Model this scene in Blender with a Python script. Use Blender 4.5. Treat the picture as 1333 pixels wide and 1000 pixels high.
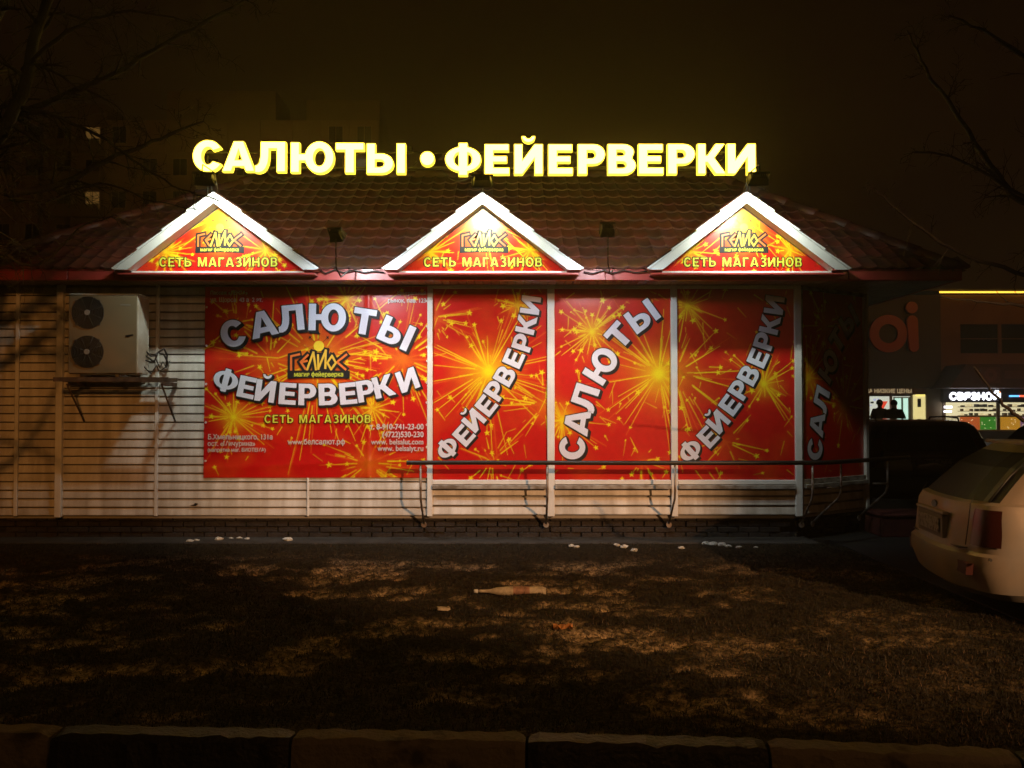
import bpy, math, random
import numpy as np
from mathutils import Vector, Matrix
from mathutils.geometry import tessellate_polygon

random.seed(7)
sc = bpy.context.scene
for o in list(bpy.data.objects):
    bpy.data.objects.remove(o)
COL = sc.collection

# ------------------------------------------------------------------ camera
CX, CY, FPX, PITCH, EYE = 666.5, 500.0, 1204.0, math.atan(30 / 1204.0), 1.6
cam = bpy.data.cameras.new('camera')
cam.lens = FPX / 1333.0 * 36.0
cam.sensor_width = 36.0
cam.clip_end = 600
co = bpy.data.objects.new('camera', cam)
co.location = (0, 0, EYE)
co.rotation_euler = (math.pi / 2 + PITCH, 0, 0)
COL.objects.link(co)
sc.camera = co

# ------------------------------------------------------------------ night sky
SKY = (0.0075, 0.0036, 0.0009)
w = bpy.data.worlds.new('World')
sc.world = w
w.use_nodes = True
nt = w.node_tree
nt.nodes.clear()
tc = nt.nodes.new('ShaderNodeTexCoord')
sep = nt.nodes.new('ShaderNodeSeparateXYZ')
mr = nt.nodes.new('ShaderNodeMapRange')
mr.inputs['From Min'].default_value = 0.0
mr.inputs['From Max'].default_value = 0.75
cr = nt.nodes.new('ShaderNodeValToRGB')
cr.color_ramp.elements[0].color = (0.0125, 0.0046, 0.0012, 1)
cr.color_ramp.elements[1].color = (0.0034, 0.0014, 0.0006, 1)
bg = nt.nodes.new('ShaderNodeBackground')
bg.inputs['Strength'].default_value = 0.72
ow = nt.nodes.new('ShaderNodeOutputWorld')
nt.links.new(tc.outputs['Generated'], sep.inputs[0])
nt.links.new(sep.outputs['Z'], mr.inputs['Value'])
nt.links.new(mr.outputs[0], cr.inputs[0])
nt.links.new(cr.outputs[0], bg.inputs['Color'])
nt.links.new(bg.outputs[0], ow.inputs['Surface'])

sc.view_settings.view_transform = 'Standard'
sc.view_settings.look = 'None'
sc.view_settings.exposure = 0
sc.view_settings.gamma = 1
sc.view_settings.use_curve_mapping = False
sc.cycles.max_bounces = 6
sc.cycles.volume_bounces = 0
sc.cycles.sample_clamp_indirect = 3.0
sc.cycles.caustics_reflective = False
sc.cycles.caustics_refractive = False

SODIUM = (1.0, 0.36, 0.07)
def street_or_fill_spot(loc, aim, power, color, radius=0.22, cone=100):
    """A bare sodium spot, used for street lanterns and for added unseen fills."""
    l = bpy.data.lights.new('street_or_fill_light', 'SPOT')
    l.energy = power
    l.color = color
    l.shadow_soft_size = radius
    l.spot_size = math.radians(cone)
    l.spot_blend = 0.6
    o = bpy.data.objects.new('street_or_fill_light', l)
    o.location = loc
    o.rotation_euler = (Vector(aim) - Vector(loc)).to_track_quat('-Z', 'Y').to_euler()
    COL.objects.link(o)
    return o

# right-hand lantern: throws the railing's shadow to the left on the lower wall
street_or_fill_spot((14.0, -13.0, 8.2), (-0.7, 11.3, 0.0), 27000, (1.0, 0.50, 0.22), 0.12, 12.8)
# added unseen spot near the camera for kerb and lawn, cone spares the roof
street_or_fill_spot((3.5, -6.0, 7.6), (-1.6, 6.3, 0.0), 560, (1.0, .44, .13), 0.15, 52)
# left-hand lantern, shining through the bare tree
street_or_fill_spot((-1.0, -6.0, 6.5), (-6.5, 11.3, .75), 2500, SODIUM, 0.26, 17)
# added unseen spots that brighten the shop front and the apartment block
street_or_fill_spot((27.0, 29.0, 9.0), (20.5, 46.0, 4.5), 700, SODIUM, 0.15, 110)
street_or_fill_spot((-8.0, 48.0, 9.0), (-20.0, 84.0, 17.0), 3600, SODIUM, 0.15, 95)

HAZE = 0.0046
FLOOD_W, APEX_W = 22.0, 20.0
FLOOD_C, APEX_C = (0.86, 0.95, 1.0), (0.93, 1.0, 0.86)

# ------------------------------------------------------------------ helpers
def P(px, py, Y):
    """Point at distance Y seen at pixel (px, py) of the 1333x1000 photograph."""
    u, v = (px - CX) / FPX, (CY - py) / FPX
    c, s = math.cos(PITCH), math.sin(PITCH)
    t = Y / (c - v * s)
    return Vector((u * t, Y, EYE + (s + v * c) * t))

def tagp(o, label=None, cat=None, group=None, kind=None):
    if label: o['label'] = label
    if cat: o['category'] = cat
    if group: o['group'] = group
    if kind: o['kind'] = kind
    return o

def thing(name, label, cat, loc=(0, 0, 0), rotz=0.0, group=None, kind=None):
    o = bpy.data.objects.new(name, None)
    o.empty_display_size = 0.2
    o.location = loc
    o.rotation_euler = (0, 0, rotz)
    COL.objects.link(o)
    o['wl'] = list(loc)
    return tagp(o, label, cat, group, kind)

def wl(o):
    return Vector(o['wl']) if o is not None else Vector((0, 0, 0))

MATS = {}
def mat(name, color, rough=0.6, metal=0.0, var=0.0, vscale=3.0, bump=0.0, bscale=60.0, dirt=None, spec=0.5,
        stretch=(1, 1, 1), coat=0.0, orand=0.0):
    if name in MATS:
        return MATS[name]
    m = bpy.data.materials.new(name)
    m.use_nodes = True
    n, l = m.node_tree.nodes, m.node_tree.links
    b = n['Principled BSDF']
    b.inputs['Base Color'].default_value = (*color, 1)
    b.inputs['Roughness'].default_value = rough
    b.inputs['Metallic'].default_value = metal
    b.inputs['Specular IOR Level'].default_value = spec
    b.inputs['Coat Weight'].default_value = coat
    t = n.new('ShaderNodeTexCoord')
    mp = n.new('ShaderNodeMapping')
    mp.inputs['Scale'].default_value = stretch
    g = n.new('ShaderNodeNewGeometry')
    l.new(g.outputs['Position'], mp.inputs['Vector'])
    if var:
        nz = n.new('ShaderNodeTexNoise')
        nz.inputs['Scale'].default_value = vscale
        nz.inputs['Detail'].default_value = 6
        l.new(mp.outputs[0], nz.inputs['Vector'])
        mx = n.new('ShaderNodeMix'); mx.data_type = 'RGBA'
        dk = dirt if dirt else tuple(c * (1 - var) for c in color)
        mx.inputs['A'].default_value = (*dk, 1)
        mx.inputs['B'].default_value = (*color, 1)
        r = n.new('ShaderNodeMapRange')
        r.inputs['From Min'].default_value = 0.36
        r.inputs['From Max'].default_value = 0.36 + (0.3 if not dirt else 0.3 * (1.2 - var) + 0.02)
        l.new(nz.outputs['Fac'], r.inputs['Value'])
        l.new(r.outputs[0], mx.inputs['Factor'])
        l.new(mx.outputs['Result'], b.inputs['Base Color'])
        r2 = n.new('ShaderNodeMapRange')
        r2.inputs['To Min'].default_value = min(1, rough + 0.12)
        r2.inputs['To Max'].default_value = max(0.03, rough - 0.08)
        l.new(nz.outputs['Fac'], r2.inputs['Value'])
        l.new(r2.outputs[0], b.inputs['Roughness'])
    if orand:      # every plank or tile has its own slightly different tone
        oi = n.new('ShaderNodeObjectInfo')
        rr = n.new('ShaderNodeMapRange')
        rr.inputs['To Min'].default_value = 1 - orand
        rr.inputs['To Max'].default_value = 1
        l.new(oi.outputs['Random'], rr.inputs['Value'])
        mv = n.new('ShaderNodeVectorMath'); mv.operation = 'SCALE'
        src = mx.outputs['Result']
        l.new(src, mv.inputs[0]); l.new(rr.outputs[0], mv.inputs['Scale'])
        l.new(mv.outputs[0], b.inputs['Base Color'])
    if bump:
        nb = n.new('ShaderNodeTexNoise')
        nb.inputs['Scale'].default_value = bscale
        nb.inputs['Detail'].default_value = 4
        l.new(mp.outputs[0], nb.inputs['Vector'])
        bp = n.new('ShaderNodeBump')
        bp.inputs['Strength'].default_value = bump
        bp.inputs['Distance'].default_value = 0.02
        l.new(nb.outputs['Fac'], bp.inputs['Height'])
        l.new(bp.outputs[0], b.inputs['Normal'])
    MATS[name] = m
    return m

def emit(name, color, strength):
    if name in MATS:
        return MATS[name]
    m = bpy.data.materials.new(name)
    m.use_nodes = True
    b = m.node_tree.nodes['Principled BSDF']
    b.inputs['Base Color'].default_value = (*[min(1, c) * 0.6 for c in color], 1)
    b.inputs['Emission Color'].default_value = (*color, 1)
    b.inputs['Emission Strength'].default_value = strength
    MATS[name] = m
    return m

def glass(name, color=(0.02, 0.02, 0.025), rough=0.05):
    return mat(name, color, rough=rough, spec=0.7, coat=0.5)

def vcol_mat(name, rough=0.35, spec=0.5, coat=0.0, bump=0.0, bscale=8.0):
    if name in MATS:
        return MATS[name]
    m = mat(name, (1, 1, 1), rough=rough, spec=spec, coat=coat, bump=bump, bscale=bscale)
    n, l = m.node_tree.nodes, m.node_tree.links
    a = n.new('ShaderNodeVertexColor'); a.layer_name = 'print'
    l.new(a.outputs['Color'], n['Principled BSDF'].inputs['Base Color'])
    return m

class MB:
    """Collects simple shapes and links them as one mesh object."""
    def __init__(s):
        s.v, s.f, s.mi, s.sm = [], [], [], []
    def add(s, verts, faces, mi=0, smooth=False):
        k = len(s.v)
        s.v += [tuple(v) for v in verts]
        for f in faces:
            s.f.append(tuple(k + i for i in f)); s.mi.append(mi); s.sm.append(smooth)
        return s
    def box(s, x0, x1, y0, y1, z0, z1, mi=0, M=None):
        v = [Vector((x, y, z)) for x in (x0, x1) for y in (y0, y1) for z in (z0, z1)]
        if M is not None: v = [M @ p for p in v]
        return s.add(v, [(0, 1, 3, 2), (4, 6, 7, 5), (0, 4, 5, 1), (2, 3, 7, 6), (0, 2, 6, 4), (1, 5, 7, 3)], mi)
    def bbox(s, x0, x1, y0, y1, z0, z1, b=0.01, mi=0, M=None):
        """box with chamfered edges along all sides (24 verts)"""
        xs, ys, zs = (x0, x1), (y0, y1), (z0, z1)
        v, idx = [], {}
        for i in (0, 1):
            for j in (0, 1):
                for k in (0, 1):
                    sx, sy, sz = 1 - 2 * i, 1 - 2 * j, 1 - 2 * k
                    for a in range(3):
                        p = [xs[i], ys[j], zs[k]]
                        if a != 0: p[0] += sx * b
                        if a != 1: p[1] += sy * b
                        if a != 2: p[2] += sz * b
                        idx[(i, j, k, a)] = len(v); v.append(Vector(p))
        if M is not None: v = [M @ p for p in v]
        F = []
        for i in (0, 1): F.append([idx[(i, 0, 0, 0)], idx[(i, 1, 0, 0)], idx[(i, 1, 1, 0)], idx[(i, 0, 1, 0)]])
        for j in (0, 1): F.append([idx[(0, j, 0, 1)], idx[(1, j, 0, 1)], idx[(1, j, 1, 1)], idx[(0, j, 1, 1)]])
        for k in (0, 1): F.append([idx[(0, 0, k, 2)], idx[(1, 0, k, 2)], idx[(1, 1, k, 2)], idx[(0, 1, k, 2)]])
        for i in (0, 1):
            for j in (0, 1): F.append([idx[(i, j, 0, 0)], idx[(i, j, 1, 0)], idx[(i, j, 1, 1)], idx[(i, j, 0, 1)]])
            for k in (0, 1): F.append([idx[(i, 0, k, 0)], idx[(i, 1, k, 0)], idx[(i, 1, k, 2)], idx[(i, 0, k, 2)]])
        for j in (0, 1):
            for k in (0, 1): F.append([idx[(0, j, k, 1)], idx[(1, j, k, 1)], idx[(1, j, k, 2)], idx[(0, j, k, 2)]])
        for i in (0, 1):
            for j in (0, 1):
                for k in (0, 1): F.append([idx[(i, j, k, 0)], idx[(i, j, k, 1)], idx[(i, j, k, 2)]])
        return s.add(v, F, mi)
    def tube(s, pts, r, n=8, mi=0, cap=True, smooth=True):
        pts = [Vector(p) for p in pts]
        if not hasattr(r, '__len__'): r = [r] * len(pts)
        rings, up = [], None
        for i, p in enumerate(pts):
            d = (pts[min(i + 1, len(pts) - 1)] - pts[max(i - 1, 0)]).normalized()
            if up is None:
                up = Vector((0, 0, 1)) if abs(d.z) < 0.9 else Vector((1, 0, 0))
            a = d.cross(up)
            if a.length < 1e-5: a = d.cross(Vector((1, 0.3, 0)))
            a.normalize(); b = a.cross(d).normalized(); up = b
            rings.append([p + (a * math.cos(2 * math.pi * k / n) + b * math.sin(2 * math.pi * k / n)) * r[i] for k in range(n)])
        v = [q for rg in rings for q in rg]
        f = [(i * n + k, i * n + (k + 1) % n, (i + 1) * n + (k + 1) % n, (i + 1) * n + k) for i in range(len(pts) - 1) for k in range(n)]
        if cap: f += [tuple(range(n))[::-1], tuple((len(pts) - 1) * n + k for k in range(n))]
        return s.add(v, f, mi, smooth)
    def disc(s, c, axis, r, t, n=24, mi=0, smooth=False):
        c, axis = Vector(c), Vector(axis).normalized()
        return s.tube([c - axis * t / 2, c + axis * t / 2], r, n, mi, True, smooth)
    def ring(s, c, axis, r0, r1, t, n=28, mi=0):
        """flat annulus with thickness"""
        c, axis = Vector(c), Vector(axis).normalized()
        up = Vector((0, 0, 1)) if abs(axis.z) < 0.9 else Vector((1, 0, 0))
        a = axis.cross(up).normalized(); b = a.cross(axis)
        v = []
        for k in range(n):
            d = a * math.cos(2 * math.pi * k / n) + b * math.sin(2 * math.pi * k / n)
            v += [c + d * r0 - axis * t / 2, c + d * r1 - axis * t / 2, c + d * r1 + axis * t / 2, c + d * r0 + axis * t / 2]
        f = []
        for k in range(n):
            q, p = 4 * k, 4 * ((k + 1) % n)
            for i in range(4): f.append((q + i, p + i, p + (i + 1) % 4, q + (i + 1) % 4))
        return s.add(v, f, mi)
    def prism(s, poly, d0, d1, plane='xz', mi=0, M=None):
        """polygon extruded along the third axis"""
        def mk(a, b, d):
            return {'xz': Vector((a, d, b)), 'xy': Vector((a, b, d)), 'yz': Vector((d, a, b))}[plane]
        n = len(poly)
        v = [mk(a, b, d0) for a, b in poly] + [mk(a, b, d1) for a, b in poly]
        if M is not None: v = [M @ p for p in v]
        f = [tuple(range(n)), tuple(range(2 * n - 1, n - 1, -1))] + [(i, n + i, n + (i + 1) % n, (i + 1) % n) for i in range(n)]
        return s.add(v, f, mi)
    def loops(s, loops, d0, d1, mi=0, side_mi=None, M=None):
        """2-D loops (outer ones and holes, in x-z) filled at depth d0 (the front) with side walls back to d1"""
        L3 = [[Vector((a, b, 0)) for a, b in lp] for lp in loops]
        tris = tessellate_polygon(L3)
        flat = [p for lp in L3 for p in lp]
        v = [Vector((p.x, d0, p.y)) for p in flat]
        if M is not None: v = [M @ p for p in v]
        s.add(v, tris, mi)
        if d1 is not None and d1 != d0:
            for lp in loops:
                n = len(lp)
                q = [Vector((a, d0, b)) for a, b in lp] + [Vector((a, d1, b)) for a, b in lp]
                if M is not None: q = [M @ p for p in q]
                s.add(q, [(i, (i + 1) % n, n + (i + 1) % n, n + i) for i in range(n)], mi if side_mi is None else side_mi)
        return s
    def build(s, name, mats, parent=None, world=False, label=None, cat=None, group=None, kind=None, recentre=True):
        if not isinstance(mats, (list, tuple)): mats = [mats]
        v = np.array(s.v, dtype=np.float64).reshape(-1, 3)
        if world and parent is not None: v = v - np.array(wl(parent))
        c = (v.min(0) + v.max(0)) / 2 if recentre else np.zeros(3)
        if recentre and parent is None: c[2] = v[:, 2].min()
        v = v - c
        # orient islands outward is left to recalc below
        me = bpy.data.meshes.new(name)
        me.from_pydata(v.tolist(), [], s.f)
        for m in mats: me.materials.append(m)
        me.polygons.foreach_set('material_index', s.mi)
        me.polygons.foreach_set('use_smooth', s.sm)
        me.update()
        o = bpy.data.objects.new(name, me)
        o.location = c
        COL.objects.link(o)
        if parent is not None: o.parent = parent
        o['wl'] = list((wl(parent) if parent is not None else Vector((0, 0, 0))) + Vector(c))
        return tagp(o, label, cat, group, kind)

def inst(src, loc, parent=None, scale=None, rot=None, name=None, mats=None):
    """another object that shares src's mesh; loc is in the parent's frame"""
    o = src.copy()
    COL.objects.link(o)
    o.location = loc
    if scale is not None: o.scale = scale
    if rot is not None: o.rotation_euler = rot
    if parent is not None: o.parent = parent
    return o

def copy_tree(o, parent=None):
    c = o.copy(); COL.objects.link(c)
    if parent is not None: c.parent = parent
    for ch in [x for x in bpy.data.objects if x.parent == o]:
        copy_tree(ch, c)
    return c

# ------------------------------------------------------------------ heavy capitals
def arc(cx, cy, rx, ry, a0, a1, n=14):
    return [(cx + rx * math.cos(math.radians(a0 + (a1 - a0) * i / n)), cy + ry * math.sin(math.radians(a0 + (a1 - a0) * i / n))) for i in range(n + 1)]

G = {}
G['Е'] = (.80, [[(0, 0), (.8, 0), (.8, .205), (.28, .205), (.28, .41), (.72, .41), (.72, .6), (.28, .6), (.28, .79), (.78, .79), (.78, 1), (0, 1)]])
G['Т'] = (.88, [[(.30, 0), (.58, 0), (.58, .77), (.88, .77), (.88, 1), (0, 1), (0, .77), (.30, .77)]])
_I = [(0, 0), (.26, 0), (.66, .56), (.66, 0), (.92, 0), (.92, 1), (.66, 1), (.26, .44), (.26, 1), (0, 1)]
G['И'] = (.92, [_I])
G['Й'] = (.92, [_I, arc(.46, 1.27, .21, .2, 180, 360, 10) + arc(.46, 1.27, .11, .08, 360, 180, 8)])
G['К'] = (.97, [[(0, 0), (.27, 0), (.27, .39), (.34, .39), (.63, 0), (.97, 0), (.57, .53), (.93, 1), (.62, 1), (.34, .61), (.27, .61), (.27, 1), (0, 1)]])
G['Р'] = (.82, [[(0, 0), (.27, 0), (.27, .33)] + arc(.47, .665, .35, .335, -90, 90) + [(0, 1)],
                [(.27, .52)] + arc(.42, .66, .12, .14, -90, 90, 10) + [(.27, .8)]])
G['В'] = (.87, [[(0, 0)] + arc(.51, .29, .36, .29, -90, 48, 12) + arc(.47, .74, .34, .26, -28, 90, 12) + [(0, 1)],
                [(.27, .19)] + arc(.46, .305, .12, .115, -90, 90, 8) + [(.27, .42)],
                [(.27, .60)] + arc(.43, .705, .11, .105, -90, 90, 8) + [(.27, .81)]])
G['Ф'] = (1.16, [[(.72, -.04)] + arc(.58, .5, .58, .42, -75.8, 75.8, 16) + [(.72, 1.04), (.44, 1.04)] + arc(.58, .5, .58, .42, 104.2, 255.8, 16) + [(.44, -.04)],
                 arc(.44, .5, .16, .23, 90, 270, 10), arc(.72, .5, .16, .23, -90, 90, 10)])
G['С'] = (.94, [arc(.49, .5, .49, .53, 31, 329, 26) + arc(.49, .5, .21, .3, 322, 38, 20)])
G['А'] = (1.06, [[(0, 0), (.29, 0), (.345, .165), (.715, .165), (.77, 0), (1.06, 0), (.685, 1), (.375, 1)], [(.41, .37), (.65, .37), (.53, .76)]])
G['Л'] = (1.0, [[(0, -.02), (.13, -.03), (.26, .02), (.35, .12), (.42, .3), (.445, .5), (.45, .78), (.72, .78), (.72, 0), (1, 0), (1, 1), (.19, 1), (.18, .5), (.14, .3), (.08, .22), (0, .2)]])
G['Ю'] = (1.40, [[(0, 0), (.27, 0), (.27, .39)] + arc(.93, .5, .47, .53, 192, 528, 30) + [(.27, .61), (.27, 1), (0, 1)], arc(.93, .5, .2, .3, 0, 345, 23)])
G['Ы'] = (1.28, [[(0, 0)] + arc(.48, .33, .39, .33, -90, 90) + [(.27, .66), (.27, 1), (0, 1)], [(.27, .2)] + arc(.44, .33, .14, .13, -90, 90, 8) + [(.27, .46)],
                 [(.99, 0), (1.27, 0), (1.27, 1), (.99, 1)]])

G['О'] = (1.0, [arc(.5, .5, .5, .53, 0, 350, 35), arc(.5, .5, .22, .3, 0, 345, 23)])
G['М'] = (1.12, [[(0, 0), (.24, 0), (.24, .62), (.45, 0), (.67, 0), (.88, .62), (.88, 0), (1.12, 0), (1.12, 1), (.78, 1), (.56, .38), (.34, 1), (0, 1)]])
G['Г'] = (.72, [[(0, 0), (.27, 0), (.27, .78), (.72, .78), (.72, 1), (0, 1)]])
G['Н'] = (.92, [[(0, 0), (.26, 0), (.26, .4), (.66, .4), (.66, 0), (.92, 0), (.92, 1), (.66, 1), (.66, .62), (.26, .62), (.26, 1), (0, 1)]])
G['Ь'] = (.86, [G['Ы'][1][0], G['Ы'][1][1]])
G['З'] = (.80, [arc(.38, .29, .42, .32, -152, 50, 16) + arc(.37, .74, .38, .28, -32, 150, 14) + [(.25, .70)] + arc(.36, .72, .13, .1, 150, -60, 8) + [(.25, .60), (.25, .43)] + arc(.37, .3, .15, .13, 75, -140, 8)])

def caps_line(mbs, s, cx, z, h, depth, mi, xs=.86, g=-.03, gap=.13, bold=0.0):
    """a centred line of medium weight capitals"""
    adv = [(.45 if c == ' ' else G[c][0]) * xs + gap for c in s]
    x = cx - (sum(adv) - gap) * h / 2
    mbs = list(mbs); mb = mbs.pop(0)
    for c, a in zip(s, adv):
        if c == ' ': mb = mbs.pop(0)
        else:
            glyph(mb, c, lambda u, v: (x + u * xs * h, z + v * h), depth, None, mi, g=g + bold)
        x += a * h

def area2(lp):
    return sum(lp[i][0] * lp[(i + 1) % len(lp)][1] - lp[(i + 1) % len(lp)][0] * lp[i][1] for i in range(len(lp)))

def inside(pt, lp):
    x, y = pt; c = False
    for i in range(len(lp)):
        (x0, y0), (x1, y1) = lp[i], lp[(i + 1) % len(lp)]
        if (y0 > y) != (y1 > y) and x < (x1 - x0) * (y - y0) / (y1 - y0) + x0: c = not c
    return c

def grow(loops, d):
    """offset every loop so that the ink grows by d"""
    out = []
    for k, lp in enumerate(loops):
        hole = any(inside(lp[0], q) for j, q in enumerate(loops) if j != k)
        sgn = (1 if area2(lp) > 0 else -1) * (-1 if hole else 1)
        n, r = len(lp), []
        for i in range(n):
            a, b, c = Vector(lp[i - 1]), Vector(lp[i]), Vector(lp[(i + 1) % n])
            e0, e1 = (b - a), (c - b)
            if e0.length < 1e-6 or e1.length < 1e-6: r.append(tuple(b)); continue
            e0.normalize(); e1.normalize()
            n0, n1 = Vector((e0.y, -e0.x)), Vector((e1.y, -e1.x))
            m = n0 + n1
            if m.length < 0.2: m = n0
            m.normalize()
            k2 = min(1.8, 1 / max(0.3, m.dot(n0)))
            r.append(tuple(b + m * d * sgn * k2))
        out.append(r)
    return out

def outer_groups(loops):
    """split a glyph's loops into (outer, its holes) groups so that each is filled alone"""
    outs = [lp for k, lp in enumerate(loops) if not any(inside(lp[0], q) for j, q in enumerate(loops) if j != k)]
    return [[o] + [lp for lp in loops if lp is not o and inside(lp[0], o)] for o in outs]

def glyph(mb, ch, fn, d0, d1=None, mi=0, side_mi=None, g=0.0, M=None):
    lps = G[ch][1]
    for grp in outer_groups(lps):
        gg = grow(grp, g) if g else grp
        mb.loops([[fn(x, y) for x, y in lp] for lp in gg], d0, d1, mi, side_mi, M)

def text_mb(mb, s, x, z, size, depth, mi=0, bold=0.0, align='LEFT', xs=1.0):
    """ordinary small lettering: outlines of Blender's built-in font, filled loop by loop, flat in x-z at the given depth"""
    c = bpy.data.curves.new('text', 'FONT')
    c.body = s; c.size = size; c.align_x = align
    o = bpy.data.objects.new('text', c); COL.objects.link(o)
    dg = bpy.context.evaluated_depsgraph_get(); dg.update()
    cu = o.evaluated_get(dg).to_curve(dg)
    loops = []
    for sp in cu.splines:
        bp = sp.bezier_points; lp = []; n = len(bp)
        for i in range(n):
            a, b = bp[i], bp[(i + 1) % n]
            straight = (a.handle_right - a.co).length < 1e-5 and (b.handle_left - b.co).length < 1e-5
            for k in range(1 if straight else 4):
                t = k / 4; u = 1 - t
                q = a.co * u ** 3 + a.handle_right * 3 * u * u * t + b.handle_left * 3 * u * t * t + b.co * t ** 3
                if not lp or (abs(q.x - lp[-1][0]) + abs(q.y - lp[-1][1])) > 1e-5: lp.append((q.x, q.y))
        if len(lp) > 2: loops.append(lp)
    o.evaluated_get(dg).to_curve_clear()
    bpy.data.objects.remove(o); bpy.data.curves.remove(c)
    off = [(0, 0)] if not bold else [(-bold, 0), (bold, 0), (0, bold), (0, -bold)]
    boxes = [(min(p[0] for p in l), max(p[0] for p in l)) for l in loops]
    holes = [[j for j, q in enumerate(loops) if j != k and boxes[j][0] <= boxes[k][0] and boxes[j][1] >= boxes[k][1] and inside(l[0], q)] for k, l in enumerate(loops)]
    for k, l in enumerate(loops):
        if len(holes[k]) % 2: continue
        grp = [l] + [loops[j] for j in range(len(loops)) if k in holes[j] and len(holes[j]) % 2]
        for j, (ox, oz) in enumerate(off):
            mb.loops([[(x + ox + px * xs, z + oz + py) for px, py in g] for g in grp], depth - .0002 * j - .00003 * (k % 5), None, mi)

# ================================================================== GROUND
rng = np.random.default_rng(11)
def value_noise(x, y, scale, seed):
    r = np.random.default_rng(seed).random((256, 256))
    X, Y = x / scale + 40, y / scale + 40
    xi, yi = np.floor(X).astype(int), np.floor(Y).astype(int)
    fx, fy = X - xi, Y - yi
    fx, fy = fx * fx * (3 - 2 * fx), fy * fy * (3 - 2 * fy)
    g = lambda i, j: r[i % 256, j % 256]
    return (g(xi, yi) * (1 - fx) + g(xi + 1, yi) * fx) * (1 - fy) + (g(xi, yi + 1) * (1 - fx) + g(xi + 1, yi + 1) * fx) * fy

def fbm(x, y, s, seed, n=4):
    t, a, tot = 0, 1, 0
    for i in range(n):
        t = t + a * value_noise(x, y, s / 2 ** i, seed + i); tot += a; a *= 0.55
    return t / tot

def bare(x, y):
    """how bare (dry thatch, sand) the lawn is; the strip along the kiosk stays overgrown"""
    n = fbm(x * 0.70, y, 0.30, 5, 5)
    big = fbm(x, y, 2.4, 31, 2)
    k = np.clip((n + 0.35 * (big - 0.5) - 0.52 - 0.05 * np.clip((6.2 - y) / 2, 0, 1)) / 0.15, 0, 1)
    k = k * np.clip(fbm(x, y, .06, 17, 2) * 2.2 - .45, 0, 1)
    return k * np.clip((10.1 - y) / 0.8, 0, 1) * (1 - 0.55 * np.clip((x - 0.6) / 1.8, 0, 1))

def kerb_y(x):
    return 4.40 - 0.045 * x - 0.022 * np.maximum(x, 0) ** 2 - 0.0 * x

def ground_z(x, y):
    z = 0.05 * (fbm(x, y, 0.9, 77, 3) - 0.5) + 0.075 * (fbm(x, y, 0.16, 91, 3) - 0.5)
    z = z - 0.035 * bare(x, y)
    e = np.clip((y - kerb_y(x) - 0.05) / 0.5, 0, 1) * np.clip((10.75 - y) / 0.5, 0, 1)
    lot = np.clip((x - 3.65) / 0.3, 0, 1) * np.clip((y - 6.5) / 0.3, 0, 1)
    return z * e * (1 - lot) - 0.05 * lot

def grid_mesh(name, xs, ys, zf, m, attr=None, kind='structure', clampy=None, smooth=True):
    X, Y = np.meshgrid(xs, ys)
    if clampy is not None: Y = np.maximum(Y, clampy(X))
    Z = zf(X, Y)
    nv, nx = X.size, len(xs)
    me = bpy.data.meshes.new(name)
    idx = np.arange(nv).reshape(X.shape)
    q = np.stack([idx[:-1, :-1], idx[:-1, 1:], idx[1:, 1:], idx[1:, :-1]], -1).reshape(-1, 4)
    me.vertices.add(nv); me.vertices.foreach_set('co', np.stack([X, Y, Z], -1).ravel().astype(np.float32))
    me.loops.add(q.size); me.loops.foreach_set('vertex_index', q.ravel().astype(np.int32))
    me.polygons.add(len(q)); me.polygons.foreach_set('loop_start', np.arange(0, q.size, 4, dtype=np.int32))
    me.update(calc_edges=True)
    me.polygons.foreach_set('use_smooth', np.full(len(q), smooth))
    if attr is not None:
        a = me.color_attributes.new('print', 'FLOAT_COLOR', 'POINT')
        c = attr(X, Y); a.data.foreach_set('color', c.reshape(-1).astype(np.float32))
    me.materials.append(m)
    o = bpy.data.objects.new(name, me); COL.objects.link(o)
    if kind: o['kind'] = kind
    return o

def lawn_col(X, Y):
    b = bare(X, Y)
    n = fbm(X, Y, 0.07, 3, 3)
    n2 = fbm(X, Y, 0.7, 13, 2)
    sand = np.stack([0.36 + 0.2 * n, 0.27 + 0.15 * n, 0.16 + 0.08 * n], -1)
    soil = np.stack([0.016 + 0.02 * n + 0.014 * n2, 0.014 + 0.016 * n + 0.008 * n2, 0.009 + 0.007 * n], -1)
    c = sand * b[..., None] + soil * (1 - b[..., None])
    return np.concatenate([c, np.ones(c.shape[:-1] + (1,))], -1)

lawn_m = vcol_mat('lawn_soil', rough=0.95, spec=0.15, bump=0.9, bscale=55)
_n, _l = lawn_m.node_tree.nodes, lawn_m.node_tree.links          # fine crumbs of soil and thatch over the broad colour
_g = _n.new('ShaderNodeNewGeometry'); _z = _n.new('ShaderNodeTexNoise'); _z.inputs['Scale'].default_value = 26; _z.inputs['Detail'].default_value = 7; _z.inputs['Roughness'].default_value = .75
_r = _n.new('ShaderNodeMapRange'); _r.inputs['From Min'].default_value = .42; _r.inputs['From Max'].default_value = .60; _r.inputs['To Min'].default_value = .18; _r.inputs['To Max'].default_value = 1.25
_s = _n.new('ShaderNodeVectorMath'); _s.operation = 'SCALE'
_l.new(_g.outputs['Position'], _z.inputs['Vector']); _l.new(_z.outputs['Fac'], _r.inputs['Value']); _l.new(_r.outputs[0], _s.inputs['Scale'])
_v = [q for q in _n if q.bl_idname == 'ShaderNodeVertexColor'][0]
_l.new(_v.outputs['Color'], _s.inputs[0]); _l.new(_s.outputs[0], _n['Principled BSDF'].inputs['Base Color'])
xs = np.arange(-8.6, 9.0, 0.035)
ys = np.concatenate([np.arange(3.2, 10.9, 0.035), [10.9]])
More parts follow.
